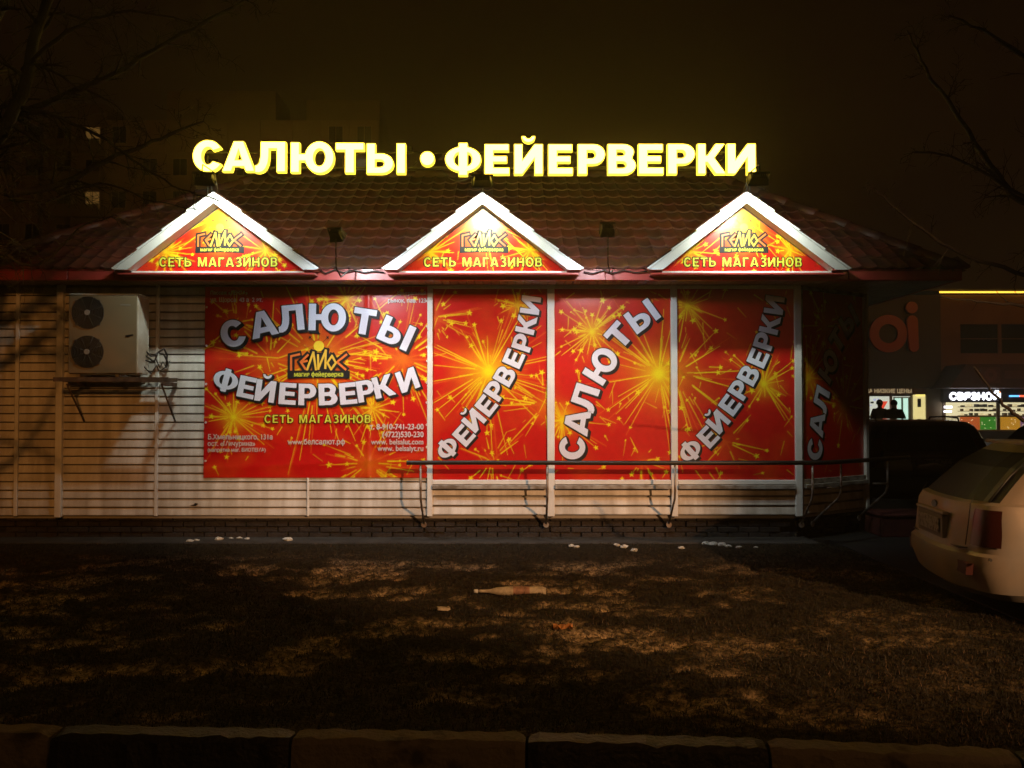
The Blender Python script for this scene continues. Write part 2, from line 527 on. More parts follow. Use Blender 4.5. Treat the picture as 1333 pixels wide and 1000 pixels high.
lawn = grid_mesh('lawn', xs, ys, ground_z, lawn_m, lawn_col, clampy=lambda X: kerb_y(X) + 0.12)

asph = mat('asphalt', (0.045, 0.043, 0.042), rough=0.85, var=0.35, vscale=2.0, bump=0.5, bscale=120)
wet = mat('wet_asphalt', (0.022, 0.021, 0.020), rough=0.6, var=0.3, vscale=0.8, bump=0.3, bscale=90)
MB().add([(-220, -60, -.15), (220, -60, -.15), (220, 260, -.15), (-220, 260, -.15)], [(0, 1, 2, 3)]).build('ground', asph, kind='structure', recentre=False)
MB().add([(-40, -30, -.146), (40, -30, -.146), (40, 4.5, -.146), (-40, 4.5, -.146)], [(0, 1, 2, 3)]).build('road', wet, kind='structure', recentre=False)
lot = MB()
lot.prism([(3.9, 6.75), (60, 6.75), (60, 80), (-40, 80), (-40, 11.4), (3.9, 11.4)], -0.2, -0.03, 'xy')
lot.build('parking_lot', wet, kind='structure', recentre=False)
ap = MB()
ap.bbox(-6.6, 3.6, 10.86, 11.5, -0.1, 0.012, 0.01)
ap.build('pavement', mat('apron_concrete', (0.05, 0.046, 0.04), rough=0.9, var=0.5, vscale=4, bump=0.6, bscale=50), kind='structure', recentre=False)

# kerb of alternately painted stones
kw = mat('kerb_white_paint', (0.12, 0.10, 0.072), rough=0.85, var=0.9, vscale=5, dirt=(0.03, 0.024, 0.018), bump=0.6, bscale=40)
kb = mat('kerb_black_paint', (0.012, 0.011, 0.011), rough=0.6, var=0.3, vscale=9, bump=0.5, bscale=40)
kerb = thing('kerb', 'roadside kerb of alternately black and pale painted stones along the lawn', 'kerb', (0, 4.4, -0.15))
kerb['kind'] = 'structure'
del kerb['category']
def xk(px):            # x on the kerb line for a pixel column
    Y = 4.4
    for _ in range(8):
        X = (px - CX) / FPX * Y; Y = float(kerb_y(X))
    return X, Y
edges = [-640, -275, 69, 381, 687, 1002, 1330, 1690]
for i in range(len(edges) - 1):
    (xa, ya), (xb, yb) = xk(edges[i]), xk(edges[i + 1])
    d = Vector((xb - xa, yb - ya, 0)); L = d.length - 0.014
    s = MB()
    prof = [(0.16, -0.15), (0.16, 0.005), (0.02, 0.02 - 0.002 * i % 3), (-0.004, 0.004), (-0.015, -0.15)]
    prof = [(0.16, -0.15), (0.165, 0.012), (0.03, 0.018), (0.004, -0.006), (-0.012, -0.15)]
    N = 25
    v, f = [], []
    kr = random.Random(i)
    for k in range(N):
        t = (k / (N - 1))
        for a, b in prof:
            j = 0.003 * math.sin(k * 1.7 + i * 5 + a * 30) + kr.uniform(-.0015, .0015) - (kr.uniform(.004, .012) if (b > -.02 and a < .05 and kr.random() < .18) else 0)
            e = 0.01 if k in (0, N - 1) else 0
            v.append((t * L, a + (-e if a > .1 else e) + j, b - e * (b > -.1) + j))
    m_ = len(prof)
    for k in range(N - 1):
        for q in range(m_):
            f.append((k * m_ + q, (k + 1) * m_ + q, (k + 1) * m_ + (q + 1) % m_, k * m_ + (q + 1) % m_))
    f += [tuple(range(m_)), tuple((N - 1) * m_ + q for q in range(m_))]
    s.add(v, f)
    o = s.build('kerb_stone', kb if i % 2 == 0 else kw, None, recentre=False)
    o.parent = kerb
    o.location = Vector((xa, ya, 0)) - Vector((0, 4.4, -0.15))
    o.rotation_euler = (0, 0, math.atan2(d.y, d.x))

# grass: short matted blades outside the bare patches
def blades(name, n, seed, hmin, hmax, m, wd, cond, lean=0.7, bend=True):
    r = np.random.default_rng(seed)
    x = r.uniform(-7.6, 7.6, n); u = r.random(n)
    y = 4.25 + (10.85 - 4.25) * u ** 1.35
    b = bare(x, y)
    keep = cond(x, y, b, r) & (y > kerb_y(x) + 0.17) & ~((x > 3.8) & (y > 6.65))
    x, y = x[keep], y[keep]; n = len(x)
    z = ground_z(x, y) - 0.004
    a = r.uniform(0, 2 * np.pi, n); h = r.uniform(hmin, hmax, n); t = r.uniform(0, 2 * np.pi, n); w_ = wd * r.uniform(.6, 1.4, n)
    ln = lean * r.uniform(0.2, 1.3, n)
    p0 = np.stack([x - np.cos(a) * w_, y - np.sin(a) * w_, z], -1)
    p1 = np.stack([x + np.cos(a) * w_, y + np.sin(a) * w_, z], -1)
    tip = np.stack([x + np.cos(t) * ln * h, y + np.sin(t) * ln * h, z + h / np.sqrt(1 + ln ** 2)], -1)
    v = np.stack([p0, p1, tip], 1).reshape(-1, 3)
    me = bpy.data.meshes.new(name)
    me.vertices.add(3 * n); me.vertices.foreach_set('co', v.ravel().astype(np.float32))
    me.loops.add(3 * n); me.loops.foreach_set('vertex_index', np.arange(3 * n, dtype=np.int32))
    me.polygons.add(n); me.polygons.foreach_set('loop_start', np.arange(0, 3 * n, 3, dtype=np.int32))
    me.update(calc_edges=True)
    me.materials.append(m)
    o = bpy.data.objects.new(name, me); COL.objects.link(o)
    return o
g1 = mat('dark_grass', (0.018, 0.017, 0.009), rough=0.8, var=0.6, vscale=4)
g2 = mat('dry_grass', (0.17, 0.11, 0.06), rough=0.8, var=0.5, vscale=3)
tagp(blades('grass', 260000, 1, .012, .040, g1, .0035, lambda x, y, b, r: r.random(len(x)) > 0.12 + 0.72 * b), 'short dark matted grass covering the lawn between kerb and kiosk', 'grass', kind='stuff')
tagp(blades('dry_grass', 30000, 2, .015, .048, g2, .0020,
            lambda x, y, b, r: (fbm(x, y, 0.5, 55, 3) + 0.10 * np.clip(x / 4, -1, 1) > 0.56) & (r.random(len(x)) > 0.6 * b)),
     'tufts of dry straw coloured grass standing up in the lawn', 'dry grass', kind='stuff')

# ================================================================== KIOSK
WY = 11.3                                   # plane of the siding
def Xw(px, Y=WY): return P(px, 500, Y).x
def Zw(py, Y=WY): return P(CX, py, Y).z

white = mat('white_vinyl', (0.74, 0.72, 0.68), rough=0.42, var=0.16, vscale=2.5, bump=0.06, bscale=30, dirt=(0.46, 0.42, 0.36), stretch=(3, 3, .5), orand=.13)
frame_m = mat('white_frame', (0.72, 0.72, 0.70), rough=0.35, var=0.12, vscale=6)
grimy = mat('grimy_trim', (0.36, 0.34, 0.31), rough=0.6, var=0.4, vscale=9, dirt=(0.14, 0.11, 0.08))
wall_m = mat('wall_backing', (0.32, 0.30, 0.27), rough=0.9)
dark_gap = mat('dark_backing', (0.10, 0.09, 0.08), rough=0.9)
soffit_m = mat('soffit_vinyl', (0.30, 0.22, 0.17), rough=0.5, var=0.3, vscale=5)
fascia_m = mat('red_fascia', (0.42, 0.055, 0.045), rough=0.38, var=0.25, vscale=3, coat=0.2)
tile_m = mat('red_metal_tile', (0.15, 0.036, 0.022), rough=0.5, var=0.45, vscale=3.5, bump=0.08, bscale=25, dirt=(0.075, 0.03, 0.02), orand=.3)
stone_m = mat('plinth_stone', (0.030, 0.022, 0.018), rough=0.85, var=0.5, vscale=5, bump=0.6, bscale=40)
mortar_m = mat('plinth_mortar', (0.012, 0.011, 0.010), rough=0.95)
steel = mat('dark_steel', (0.05, 0.048, 0.045), rough=0.5, metal=0.3, var=0.4, vscale=20)
galv = mat('grey_steel', (0.34, 0.32, 0.30), rough=0.45, metal=0.4, var=0.4, vscale=12, dirt=(0.16, 0.10, 0.06))
rub = mat('black_rail_paint', (0.02, 0.016, 0.015), rough=0.4)

XL, XR = -6.38, Xw(1037)                     # ends of the front wall
ZS0 = Zw(672)                                # bottom of the siding
ZF0 = 3.10                                   # soffit
CA = math.atan2(0.60, 0.80)                  # the chamfered corner runs back to the right
CD, CN = Vector((0.8, 0.6, 0)), Vector((0.6, -0.8, 0))
CL = 1.47
C0 = Vector((XR, WY, 0)); C1 = C0 + CD * CL
DEEP = 17.2

kiosk = thing('kiosk', 'single storey firework kiosk with white siding, red tiled hip roof and three small gables', 'kiosk', (-1.4, WY, 0))

wb = MB()                                    # backing walls
foot = [(XL, WY + .03), (XR, WY + .03), (C1.x - .02, C1.y + .03), (C1.x - .02, DEEP), (XL, DEEP)]
wb.prism(foot, ZS0 - 0.03, ZF0 - 0.004, 'xy')
wb.build('wall', wall_m, kiosk, world=True)

# siding planks: one mesh, 1 m long, scaled along x
PH = 0.1035
pl = MB()
prof = [(-.012, 0.010), (-.017, 0.013), (-.017, 0.024), (-.004, PH - .004), (.012, PH - .004), (.012, 0.010)]
v = [(x, a, b) for x in (-.5, .5) for a, b in prof]
n = len(prof)
pl.add(v, [tuple(range(n)), tuple(range(2 * n - 1, n - 1, -1))] + [(i, n + i, n + (i + 1) % n, (i + 1) % n) for i in range(n)])
plank0 = pl.build('siding_plank', white, None, recentre=False)
used = [False]
def plank(x0, x1, z, y=WY, parent=kiosk, rot=0.0, mid=None):
    if not used[0]:
        o = plank0; used[0] = True
    else:
        o = inst(plank0, (0, 0, 0))
    o.parent = parent
    c = Vector(((x0 + x1) / 2, y, z)) if mid is None else mid
    o.location = c - wl(parent)
    o.scale = ((x1 - x0), 1, 1)
    o.rotation_euler = (random.uniform(-.02, .02), 0, rot)
    if 'wl' in o: del o['wl']
    return o
secs = [(XL, Xw(23) - .03), (Xw(23) + .03, Xw(76)), (Xw(84), Xw(202.5)), (Xw(207.5), Xw(400.5))]
nrow = int((ZF0 - ZS0) / PH)
for (a, b) in secs[:3]:
    for k in range(nrow): plank(a, b, ZS0 + k * PH)
for k in range(nrow): plank(Xw(207.5), Xw(280) if 5 <= k else Xw(400.5), ZS0 + k * PH)
for k in range(5): plank(Xw(403.5), Xw(556), ZS0 + k * PH)
for (a, b) in ((562, 713), (721, 873), (881, 1034)):
    for k in range(3 if a != 562 else 3): plank(Xw(a), Xw(b), ZS0 + 0.01 + k * PH * 1.12)
joint = MB().bbox(-.5, .5, -.028, .012, 0, 1, .006)
def post(px, wpx, z0, z1, m=frame_m, d=0.028, name='joint_strip', y=WY):
    x = Xw(px); w2 = wpx * 0.009385 / 2
    mb = MB(); mb.bbox(x - w2, x + w2, y - d, y + .01, z0, z1, min(.006, w2 * .4))
    return mb.build(name, m, kiosk, world=True)
post(80, 8.5, ZS0 - .01, ZF0 - .01, d=0.07, name='corner_post')
post(23, 5, ZS0, ZF0 - .01)
post(205, 4.5, ZS0, ZF0 - .01)
post(402, 3, ZS0, Zw(618))
ZW0, ZW1 = Zw(632), ZF0 - .01
# shop windows: frame bars, glass pane, ledge below
for px in (560, 717, 877, 1038):
    wd = {560: 7, 717: 9.5, 877: 8.5, 1038: 9}[px]
    post(px, wd, ZS0 if px != 560 else ZS0, ZW1, d=0.05, name='window_mullion')
pane_m = glass('window_glass')
for a, b in ((563.5, 712.2), (721.8, 872.7), (881.3, 1033.5)):
    mb = MB(); mb.box(Xw(a), Xw(b), WY - .006, WY + .004, Zw(625), ZW1); mb.build('window_pane', pane_m, kiosk, world=True)
    mb = MB(); mb.bbox(Xw(a) + .001, Xw(b) - .001, WY - .042, WY + .008, Zw(630.5), Zw(624.5), .006); mb.build('window_frame', frame_m, kiosk, world=True)
    mb = MB(); mb.bbox(Xw(a) + .001, Xw(b) - .001, WY - .04, WY + .008, ZW1 - .045, ZW1, .006); mb.build('window_frame', frame_m, kiosk, world=True)
    mb = MB(); mb.bbox(Xw(a) + .001, Xw(b) - .001, WY - .085, WY - .002, Zw(636), Zw(631), .004); mb.build('window_sill', grimy, kiosk, world=True)

# chamfered corner bay
Mc = Matrix.Translation(C0) @ Matrix.Rotation(CA, 4, 'Z')
cham = [(-.0, .07), (CL - .07, CL)]
for a, b in cham:
    mb = MB(); mb.bbox(a + .003, b, -.05, .01, ZS0, ZF0 - .01, .006, M=Mc); mb.build('window_mullion', frame_m if a > .5 else grimy, kiosk, world=True)
mb = MB(); mb.box(.07, CL - .07, -.006, .004, Zw(625), ZF0 - .01, M=Mc); mb.build('window_pane', pane_m, kiosk, world=True)
for z0, z1, dd, mm, nm in ((Zw(630.5), Zw(624.5), .042, grimy, 'window_frame'), (ZF0 - .055, ZF0 - .01, .04, grimy, 'window_frame'), (Zw(636), Zw(631), .085, grimy, 'window_sill')):
    mb = MB(); mb.bbox(.072, CL - .072, -dd, -.001, z0, z1, .004, M=Mc); mb.build(nm, mm, kiosk, world=True)
pink = mat('pinkish_panel', (0.30, 0.17, 0.16), rough=0.6, var=0.3, vscale=6)
for k in range(3):
    c = C0 + CD * (CL / 2); c.z = ZS0 + 0.01 + k * PH * 1.12
    o = plank(-.66, .66, 0, mid=c, rot=CA)

# plinth of dark stone blocks
mb = MB(); mb.prism([(XL + .05, WY + .07), (XR, WY + .07), (C1.x - .07, C1.y + .06), (C1.x - .07, DEEP - .05), (XL + .05, DEEP - .05)], -0.15, ZS0 - .035, 'xy')
mb.build('plinth', mortar_m, kiosk, world=True)
bk = MB().bbox(-.5, .5, -.022, .01, 0, .062, .006)
brick0 = bk.build('brick', stone_m, kiosk, recentre=False)
first = True
def brick(c, L, rot=0):
    global first
    if first: o = brick0; first = False
    else: o = inst(brick0, (0, 0, 0), kiosk)
    o.location = c - wl(kiosk); o.scale = (L, random.uniform(.7, 1.5), 1); o.rotation_euler = (0, 0, rot)
for r in range(4):
    x = XL + .06 + (r % 2) * .13
    while x < XR - .3:
        brick(Vector((x + .125, WY + .068, .004 + r * .068)), .25 - .012); x += .25 + .006
    t = .02 + (r % 2) * .1
    while t < CL - .3:
        p = C0 + CD * (t + .125) - CN * .062; brick(Vector((p.x, p.y, .004 + r * .068)), .238, CA); t += .256

# soffit planks run front to back under the eaves
EY, EX0, EX1 = 10.80, -6.62, 5.27           # eave line and its ends
sp = MB()
prof = [(-.047, 0), (-.040, -.008), (.040, -.008), (.047, 0), (.047, .012), (-.047, .012)]
v = [(a, y, b) for y in (-.5, .5) for a, b in prof]; n = len(prof)
sp.add(v, [tuple(range(n)), tuple(range(2 * n - 1, n - 1, -1))] + [(i, n + i, n + (i + 1) % n, (i + 1) % n) for i in range(n)])
s0 = sp.build('soffit_plank', soffit_m, kiosk, recentre=False)
x = EX0 + .05; first_s = True
while x < EX1 - .03:
    if x < XR: ln = WY - EY + .02
    elif x < C1.x: ln = WY - EY + .02 + (x - XR) * .75
    else: ln = 4.6
    o = s0 if first_s else inst(s0, (0, 0, 0), kiosk); first_s = False
    o.location = Vector((x, EY + .015 + ln / 2, ZF0 - .002)) - wl(kiosk); o.scale = (1, ln, 1)
    x += .098
mb = MB(); mb.box(EX0 + .01, EX1 - .01, EY + .02, DEEP + .4, ZF0 + .012, ZF0 + .03); mb.build('ceiling_board', dark_gap, kiosk, world=True)

# fascia boards
xe = [EX0, -5.2, Xw(148, EY), Xw(278, EY), Xw(463, EY), Xw(620, EY), Xw(788, EY), Xw(940, EY), Xw(1105, EY), EX1]
for a, b in zip(xe[:-1], xe[1:]):
    mb = MB(); mb.bbox(a + .004, b - .004, EY - .012, EY + .012, ZF0 - .014, ZF0 + .115, .004)
    mb.add([(a + .004, EY - .012, ZF0 - .014), (b - .004, EY - .012, ZF0 - .014), (b - .004, EY + .03, ZF0 - .022), (a + .004, EY + .03, ZF0 - .022)], [(0, 1, 2, 3)])
    mb.build('fascia_board', fascia_m, kiosk, world=True)
mb = MB(); mb.bbox(EX1 - .012, EX1 + .012, EY + .014, DEEP + .4, ZF0 - .014, ZF0 + .115, .004); mb.build('fascia_board', fascia_m, kiosk, world=True)
mb = MB(); mb.bbox(EX0 - .012, EX0 + .012, EY + .014, DEEP + .4, ZF0 - .014, ZF0 + .115, .004); mb.build('fascia_board', fascia_m, kiosk, world=True)

# roof: deck with four slopes, then single tiles on the front slope
ZE, ZR, RY = 3.215, 5.16, 14.2
RX0, RX1 = -3.76, 3.07
BY = RY + (RY - EY)
slope = math.atan2(ZR - ZE, RY - EY); SL = math.hypot(ZR - ZE, RY - EY)
roof = MB()
e = [(EX0 - .05, EY - .02, ZE - .02), (EX1 + .05, EY - .02, ZE - .02), (EX1 + .05, BY, ZE - .02), (EX0 - .05, BY, ZE - .02), (RX0, RY, ZR - .02), (RX1, RY, ZR - .02)]
roof.add(e, [(0, 1, 5, 4), (1, 2, 5), (2, 3, 4, 5), (3, 0, 4)])
roofo = roof.build('roof', tile_m, kiosk, world=True)
TW, TL = 0.1815, 0.35
tm = MB()
NS = 10
v, f = [], []
rows = [(0.0, -.016), (0.0, 0.006), (0.05, .004), (TL + .012, -.012)]
for (d, h) in rows:
    for k in range(NS + 1):
        t = k / NS
        wv = .026 * (1 - abs(math.sin(math.pi * t)) ** 0.8)
        v.append(((t - .5) * TW, d * math.cos(slope) - (h + wv) * math.sin(slope), d * math.sin(slope) + (h + wv) * math.cos(slope)))
for r in range(3):
    for k in range(NS):
        f.append((r * (NS + 1) + k, r * (NS + 1) + k + 1, (r + 1) * (NS + 1) + k + 1, (r + 1) * (NS + 1) + k))
for fi, ff in enumerate(f): tm.add([v[i] for i in ff], [(0, 1, 2, 3)], 0, fi >= NS)
tm = MB(); tm.add(v, f, 0, False); tm.sm = [i >= NS for i in range(len(f))]
tile0 = tm.build('roof_tile', tile_m, roofo, recentre=False)
GAB = [(278, 148, 412, 251), (628, 500, 757, 252), (972, 845, 1105, 251)]      # apex px, left px, right px, apex py
GY = 10.56
tiles = []
for r in range(int(SL / TL)):
    d = r * TL
    fr = d / SL
    xa, xb = EX0 + (RX0 - EX0) * fr, EX1 + (RX1 - EX1) * fr
    k0 = math.ceil(xa / TW); k = k0
    while k * TW < xb:
        x = k * TW
        tiles.append((r, x, d)); k += 1
def dist(t):
    y = EY + t[2] * math.cos(slope); z = ZE + t[2] * math.sin(slope)
    inside_frame = abs(t[1] / y) < .56
    hid = any(abs(t[1] - (P(a, 300, GY).x + 0.0)) < max(0, 1.05 - (t[2] * math.sin(slope)) * 1.35) for a, _, _, _ in GAB)
    return (hid, not inside_frame, y)
tiles.sort(key=dist)
for i, (r, x, d) in enumerate(tiles[:300]):
    o = tile0 if i == 0 else inst(tile0, (0, 0, 0), roofo)
    o.location = Vector((x, EY - .03 + d * math.cos(slope), ZE + .005 + d * math.sin(slope))) - wl(roofo)
    o.rotation_euler = (random.uniform(-.006, .006), random.uniform(-.008, .008), 0)
rest = MB()
tv = np.array(v)
for (r, x, d) in tiles[300:]:
    off = np.array([x, EY - .03 + d * math.cos(slope), ZE + .005 + d * math.sin(slope)])
    rest.add((tv + off).tolist(), f)
ro = rest.build('roof_tiles', tile_m, roofo, world=True); ro['kind'] = 'stuff'
# caps along ridge and hips
def capline(a, b, name, n):
    a, b = Vector(a), Vector(b)
    mb = MB()
    for i in range(n):
        p, q = a + (b - a) * (i / n), a + (b - a) * ((i + 1.06) / n)
        mb.tube([p + Vector((0, 0, .006)), q], [.085, .075], 8)
    return mb.build(name, tile_m, kiosk, world=True)
capline((RX0, RY, ZR + .01), (RX1, RY, ZR + .01), 'ridge_cap', 6)
capline((EX0 + .05, EY, ZE + .01), (RX0, RY, ZR + .01), 'hip_cap', 9)
capline((EX1 - .05, EY, ZE + .01), (RX1, RY, ZR + .01), 'hip_cap', 8)

# gables
barge_m = mat('white_barge_board', (0.78, 0.79, 0.76), rough=0.4, var=0.1, vscale=4)
rim = mat('brown_trim', (0.20, 0.05, 0.03), rough=0.5)
gable_geo = []
for (ap_, lp_, rp_, ay) in GAB:
    A = P(ap_, ay, GY); A.z -= 0.0
    Lx, Rx = P(lp_, 351, GY), P(rp_, 351, GY)
    zb = Lx.z
    gb = MB()                                                     # body behind: tympanum backing and roof slopes
    gb.prism([(Lx.x + .1, zb + .0), (Rx.x - .1, zb + .0), (A.x, A.z - .12)], GY + .205, GY + .24, 'xz')
    gobj = gb.build('gable', dark_gap, kiosk, world=True)
    for sgn, B in ((-1, Lx), (1, Rx)):
        dx, dz = B.x - A.x, zb - A.z
        ln = math.hypot(dx, dz); ux, uz = dx / ln, dz / ln
        nx, nz = -uz * sgn, ux * sgn                              # outward normal (up)
        if nz < 0: nx, nz = -nx, -nz
        T = .092
        # barge board: parallelogram, apex cut plumb, foot cut level
        k = T / abs(nz)
        poly = [(A.x, A.z), (B.x, B.z + .0), (B.x - sgn * .155, B.z + .0), (A.x, A.z - k)]
        mb = MB(); mb.prism(poly, GY, GY + .19, 'xz'); mb.build('barge_board', barge_m, gobj, world=True)
        # stepped sheet edge over the board: four overlapping courses
        for c in range(4):
            t0, t1 = c / 4, (c + 1) / 4
            p0 = Vector((A.x + dx * t0, A.z + dz * t0)); p1 = Vector((A.x + dx * t1, A.z + dz * t1))
            N = Vector((nx, nz))
            q = [p0 + N * .002, p1 + N * .002, p1 + N * .030 + Vector((dx, dz)).normalized() * .012, p0 + N * .010]
            mb = MB(); mb.prism([tuple(z_) for z_ in q], GY - .012, GY + .045, 'xz'); mb.build('barge_cap', barge_m, gobj, world=True)
        # roof slope going back to meet the main roof, stepped courses
        mb = MB()
        NB = 9
        for c in range(4):
            t0, t1 = c / 4, (c + 1) / 4
            for j in range(NB * 4):
                ya, yb = GY + .045 + j * TW / 4, GY + .045 + (j + 1) * TW / 4
                ha = .02 * (1 - abs(math.sin(math.pi * j / 4)) ** .8); hb = .02 * (1 - abs(math.sin(math.pi * (j + 1) / 4)) ** .8)
                def pt(t, y, h): return (A.x + dx * t + nx * h, y, A.z + dz * t + nz * h)
                zc = A.z + dz * (t0 + t1) / 2
                if ya > EY + (zc - ZE) / math.tan(slope) + .12: break
                mb.add([pt(t0, ya, .008 + ha), pt(t0, yb, .008 + hb), pt(t1, yb, .028 + hb), pt(t1, ya, .028 + ha)], [(0, 1, 2, 3)], 0, True)
                mb.add([pt(t1, ya, .028 + ha), pt(t1, yb, .028 + hb), pt(t1, yb, .004 + hb), pt(t1, ya, .004 + ha)], [(0, 1, 2, 3)])
        mb.build('gable_roof', tile_m, gobj, world=True)
    mb = MB(); mb.bbox(Lx.x + .16, Rx.x - .16, GY + .10, GY + .20, zb - .030, zb - .002, .004); mb.build('base_trim', barge_m, gobj, world=True)
    mb = MB(); mb.box(Lx.x + .03, Rx.x - .03, GY + .03, EY + .0, zb - .05, zb - .032); mb.build('gable_soffit', fascia_m, gobj, world=True)
    gable_geo.append((A, Lx, Rx, zb))
mb = MB()

# ================================================================== PRINTED SHEETS
RED, ORG, YEL = np.array([.50, .008, .007]), np.array([.74, .15, .010]), np.array([.80, .66, .012])
def fireworks(X, Z, bursts, seed, H, extra=30):
    """X, Z arrays of panel coordinates in metres -> RGB of the printed firework pattern"""
    r = np.random.default_rng(seed)
    shp = X.shape
    O = 0.30 * np.clip(fbm(X + seed * 3.1, Z + 9, .35, seed, 3) - .5, 0, 1) * 2
    Yl = np.zeros(shp)
    x0, z0 = X.min(), Z.min()
    dx = (X.max() - x0) / (shp[1] - 1); dz = (Z.max() - z0) / (shp[0] - 1)
    def seg(ax, az, bx, bz, w0, w1, amp, tgt):
        m = max(w0, w1) * 2.4
        i0, i1 = int((min(ax, bx) - m - x0) / dx), int((max(ax, bx) + m - x0) / dx) + 2
        j0, j1 = int((min(az, bz) - m - z0) / dz), int((max(az, bz) + m - z0) / dz) + 2
        i0, j0 = max(i0, 0), max(j0, 0)
        if i1 <= i0 or j1 <= j0 or i0 >= shp[1] or j0 >= shp[0]: return
        xs_, zs_ = X[j0:j1, i0:i1], Z[j0:j1, i0:i1]
        vx, vz = bx - ax, bz - az; L2 = vx * vx + vz * vz + 1e-9
        t = np.clip(((xs_ - ax) * vx + (zs_ - az) * vz) / L2, 0, 1)
        d = np.hypot(xs_ - ax - t * vx, zs_ - az - t * vz)
        w_ = w0 + (w1 - w0) * t
        tgt[j0:j1, i0:i1] = np.maximum(tgt[j0:j1, i0:i1], amp * np.clip(1.35 - d / w_, 0, 1))
    def star(x, z, s, amp=1.0):
        a0 = r.uniform(0, 2 * math.pi)
        for k in range(5):
            a = a0 + k * 2 * math.pi / 5
            seg(x, z, x + math.cos(a) * s, z + math.sin(a) * s, s * .42, s * .06, amp, Yl)
    for (bx, bz, R, n, core) in bursts:
        d = np.hypot(X - bx, Z - bz)
        O = O + (.2 + .5 * core) * np.exp(-(d / (R * (.36 + .14 * core))) ** 2)
        Yl = np.maximum(Yl, core * np.clip(1.25 - d / (R * .20), 0, 1))
        Yl = np.maximum(Yl, core * .55 * np.exp(-(d / (R * .33)) ** 2))
        for k in range(int(n * .62)):
            a = r.uniform(0, 2 * math.pi); L = R * (.45 + 1.0 * r.random() ** 1.4); s0 = R * r.uniform(.05, .35) if core > .3 else R * r.uniform(.2, .6)
            sag = .10 * L * L * (1 if r.random() > .3 else 0)
            ex, ez = bx + math.cos(a) * L, bz + math.sin(a) * L - sag
            seg(bx + math.cos(a) * s0, bz + math.sin(a) * s0, ex, ez, .0085, .0035, r.uniform(.5, .95), Yl)
            if r.random() < .42: star(ex, ez, r.uniform(.018, .042))
            if r.random() < .5: seg(bx, bz, bx + math.cos(a + .05) * L * 1.25, bz + math.sin(a + .05) * L * 1.2, .02, .006, .45, O)
    W = X.max() - x0
    for k in range(extra):
        x, z, a, L = x0 + r.random() * W, z0 + r.random() * H, r.normal(-math.pi / 2, .8), r.uniform(.04, .2)
        seg(x, z, x + math.cos(a) * L, z + math.sin(a) * L, .007, .003, r.uniform(.3, .8), Yl)
        if r.random() < .35: star(x, z, r.uniform(.015, .035), .9)
    O = np.clip(O, 0, 1)[..., None]; Yl = np.clip(Yl, 0, 1)[..., None]
    mott = (0.9 + 0.2 * fbm(X, Z, .05, seed + 7, 3))[..., None]
    c = (RED * (1 - O) + ORG * O) * mott
    c = c * (1 - Yl) + YEL * Yl
    return np.concatenate([c, np.ones(c.shape[:-1] + (1,))], -1)

poster_m = vcol_mat('printed_vinyl', rough=0.30, spec=0.5, coat=0.15, bump=0.10, bscale=3.5)
gable_m = vcol_mat('printed_gable_board', rough=0.3, spec=0.4, coat=0.1)
ink_w = mat('print_lilac_white', (.66, .68, .80), rough=.32, coat=.15)
ink_k = mat('print_black', (.010, .009, .010), rough=.5, spec=.3)
ink_y = mat('print_yellow_green', (.62, .66, .06), rough=.32, coat=.15)
ink_g = mat('print_grey', (.55, .50, .50), rough=.35)
ink_o = mat('print_orange', (.70, .16, .03), rough=.32, coat=.15)
ink_s = mat('print_sun_yellow', (.85, .62, .04), rough=.32, coat=.15)
ink_a = mat('print_amber', (.72, .46, .05), rough=.32, coat=.15)

def sheet(name, parent, W, H, bursts, seed, step=.0075, tri=None, m=None, extra=40, wav=0.0):
    """printed sheet in the local frame, facing -y, lower left corner at the parent's origin. tri = (apex x, apex z) cuts a triangle"""
    nx, nz = max(2, int(W / step)), max(2, int(H / step))
    U, V = np.meshgrid(np.linspace(0, 1, nx), np.linspace(0, 1, nz))
    if tri is None:
        X, Z = U * W, V * H
        col = fireworks(X, Z, bursts, seed, H, extra)
    else:
        # print computed on a regular grid, then sampled on the triangle
        ax = tri[0]
        XX, ZZ = np.meshgrid(np.linspace(0, W, nx * 2), np.linspace(0, H, nz))
        c0 = fireworks(XX, ZZ, bursts, seed, H, extra)
        lx, rx = V * ax, W + (ax - W) * V
        X, Z = lx + (rx - lx) * U, V * H
        i = np.clip((X / W * (nx * 2 - 1)).round().astype(int), 0, nx * 2 - 1); j = np.clip((Z / H * (nz - 1)).round().astype(int), 0, nz - 1)
        col = c0[j, i]
    Yd = np.zeros_like(X) + (0 if not wav else wav * (1.1 - fbm(X, Z * .35, .7, seed, 3) - .45 * np.exp(-((X - W * .73) / .035) ** 2) - .3 * np.exp(-((Z - .1 - .05 * X) / .05) ** 2)))
    nv = X.size; idx = np.arange(nv).reshape(X.shape)
    q = np.stack([idx[:-1, :-1], idx[:-1, 1:], idx[1:, 1:], idx[1:, :-1]], -1).reshape(-1, 4)
    me = bpy.data.meshes.new(name)
    me.vertices.add(nv); me.vertices.foreach_set('co', np.stack([X, Yd, Z], -1).ravel().astype(np.float32))
    me.loops.add(q.size); me.loops.foreach_set('vertex_index', q.ravel().astype(np.int32))
    me.polygons.add(len(q)); me.polygons.foreach_set('loop_start', np.arange(0, q.size, 4, dtype=np.int32))
    me.update(calc_edges=True)
    me.polygons.foreach_set('use_smooth', np.full(len(q), True))
    a = me.color_attributes.new('print', 'FLOAT_COLOR', 'POINT'); a.data.foreach_set('color', col.reshape(-1).astype(np.float32))
    me.materials.append(m or poster_m)
    o = bpy.data.objects.new(name, me); COL.objects.link(o); o.parent = parent
    return o

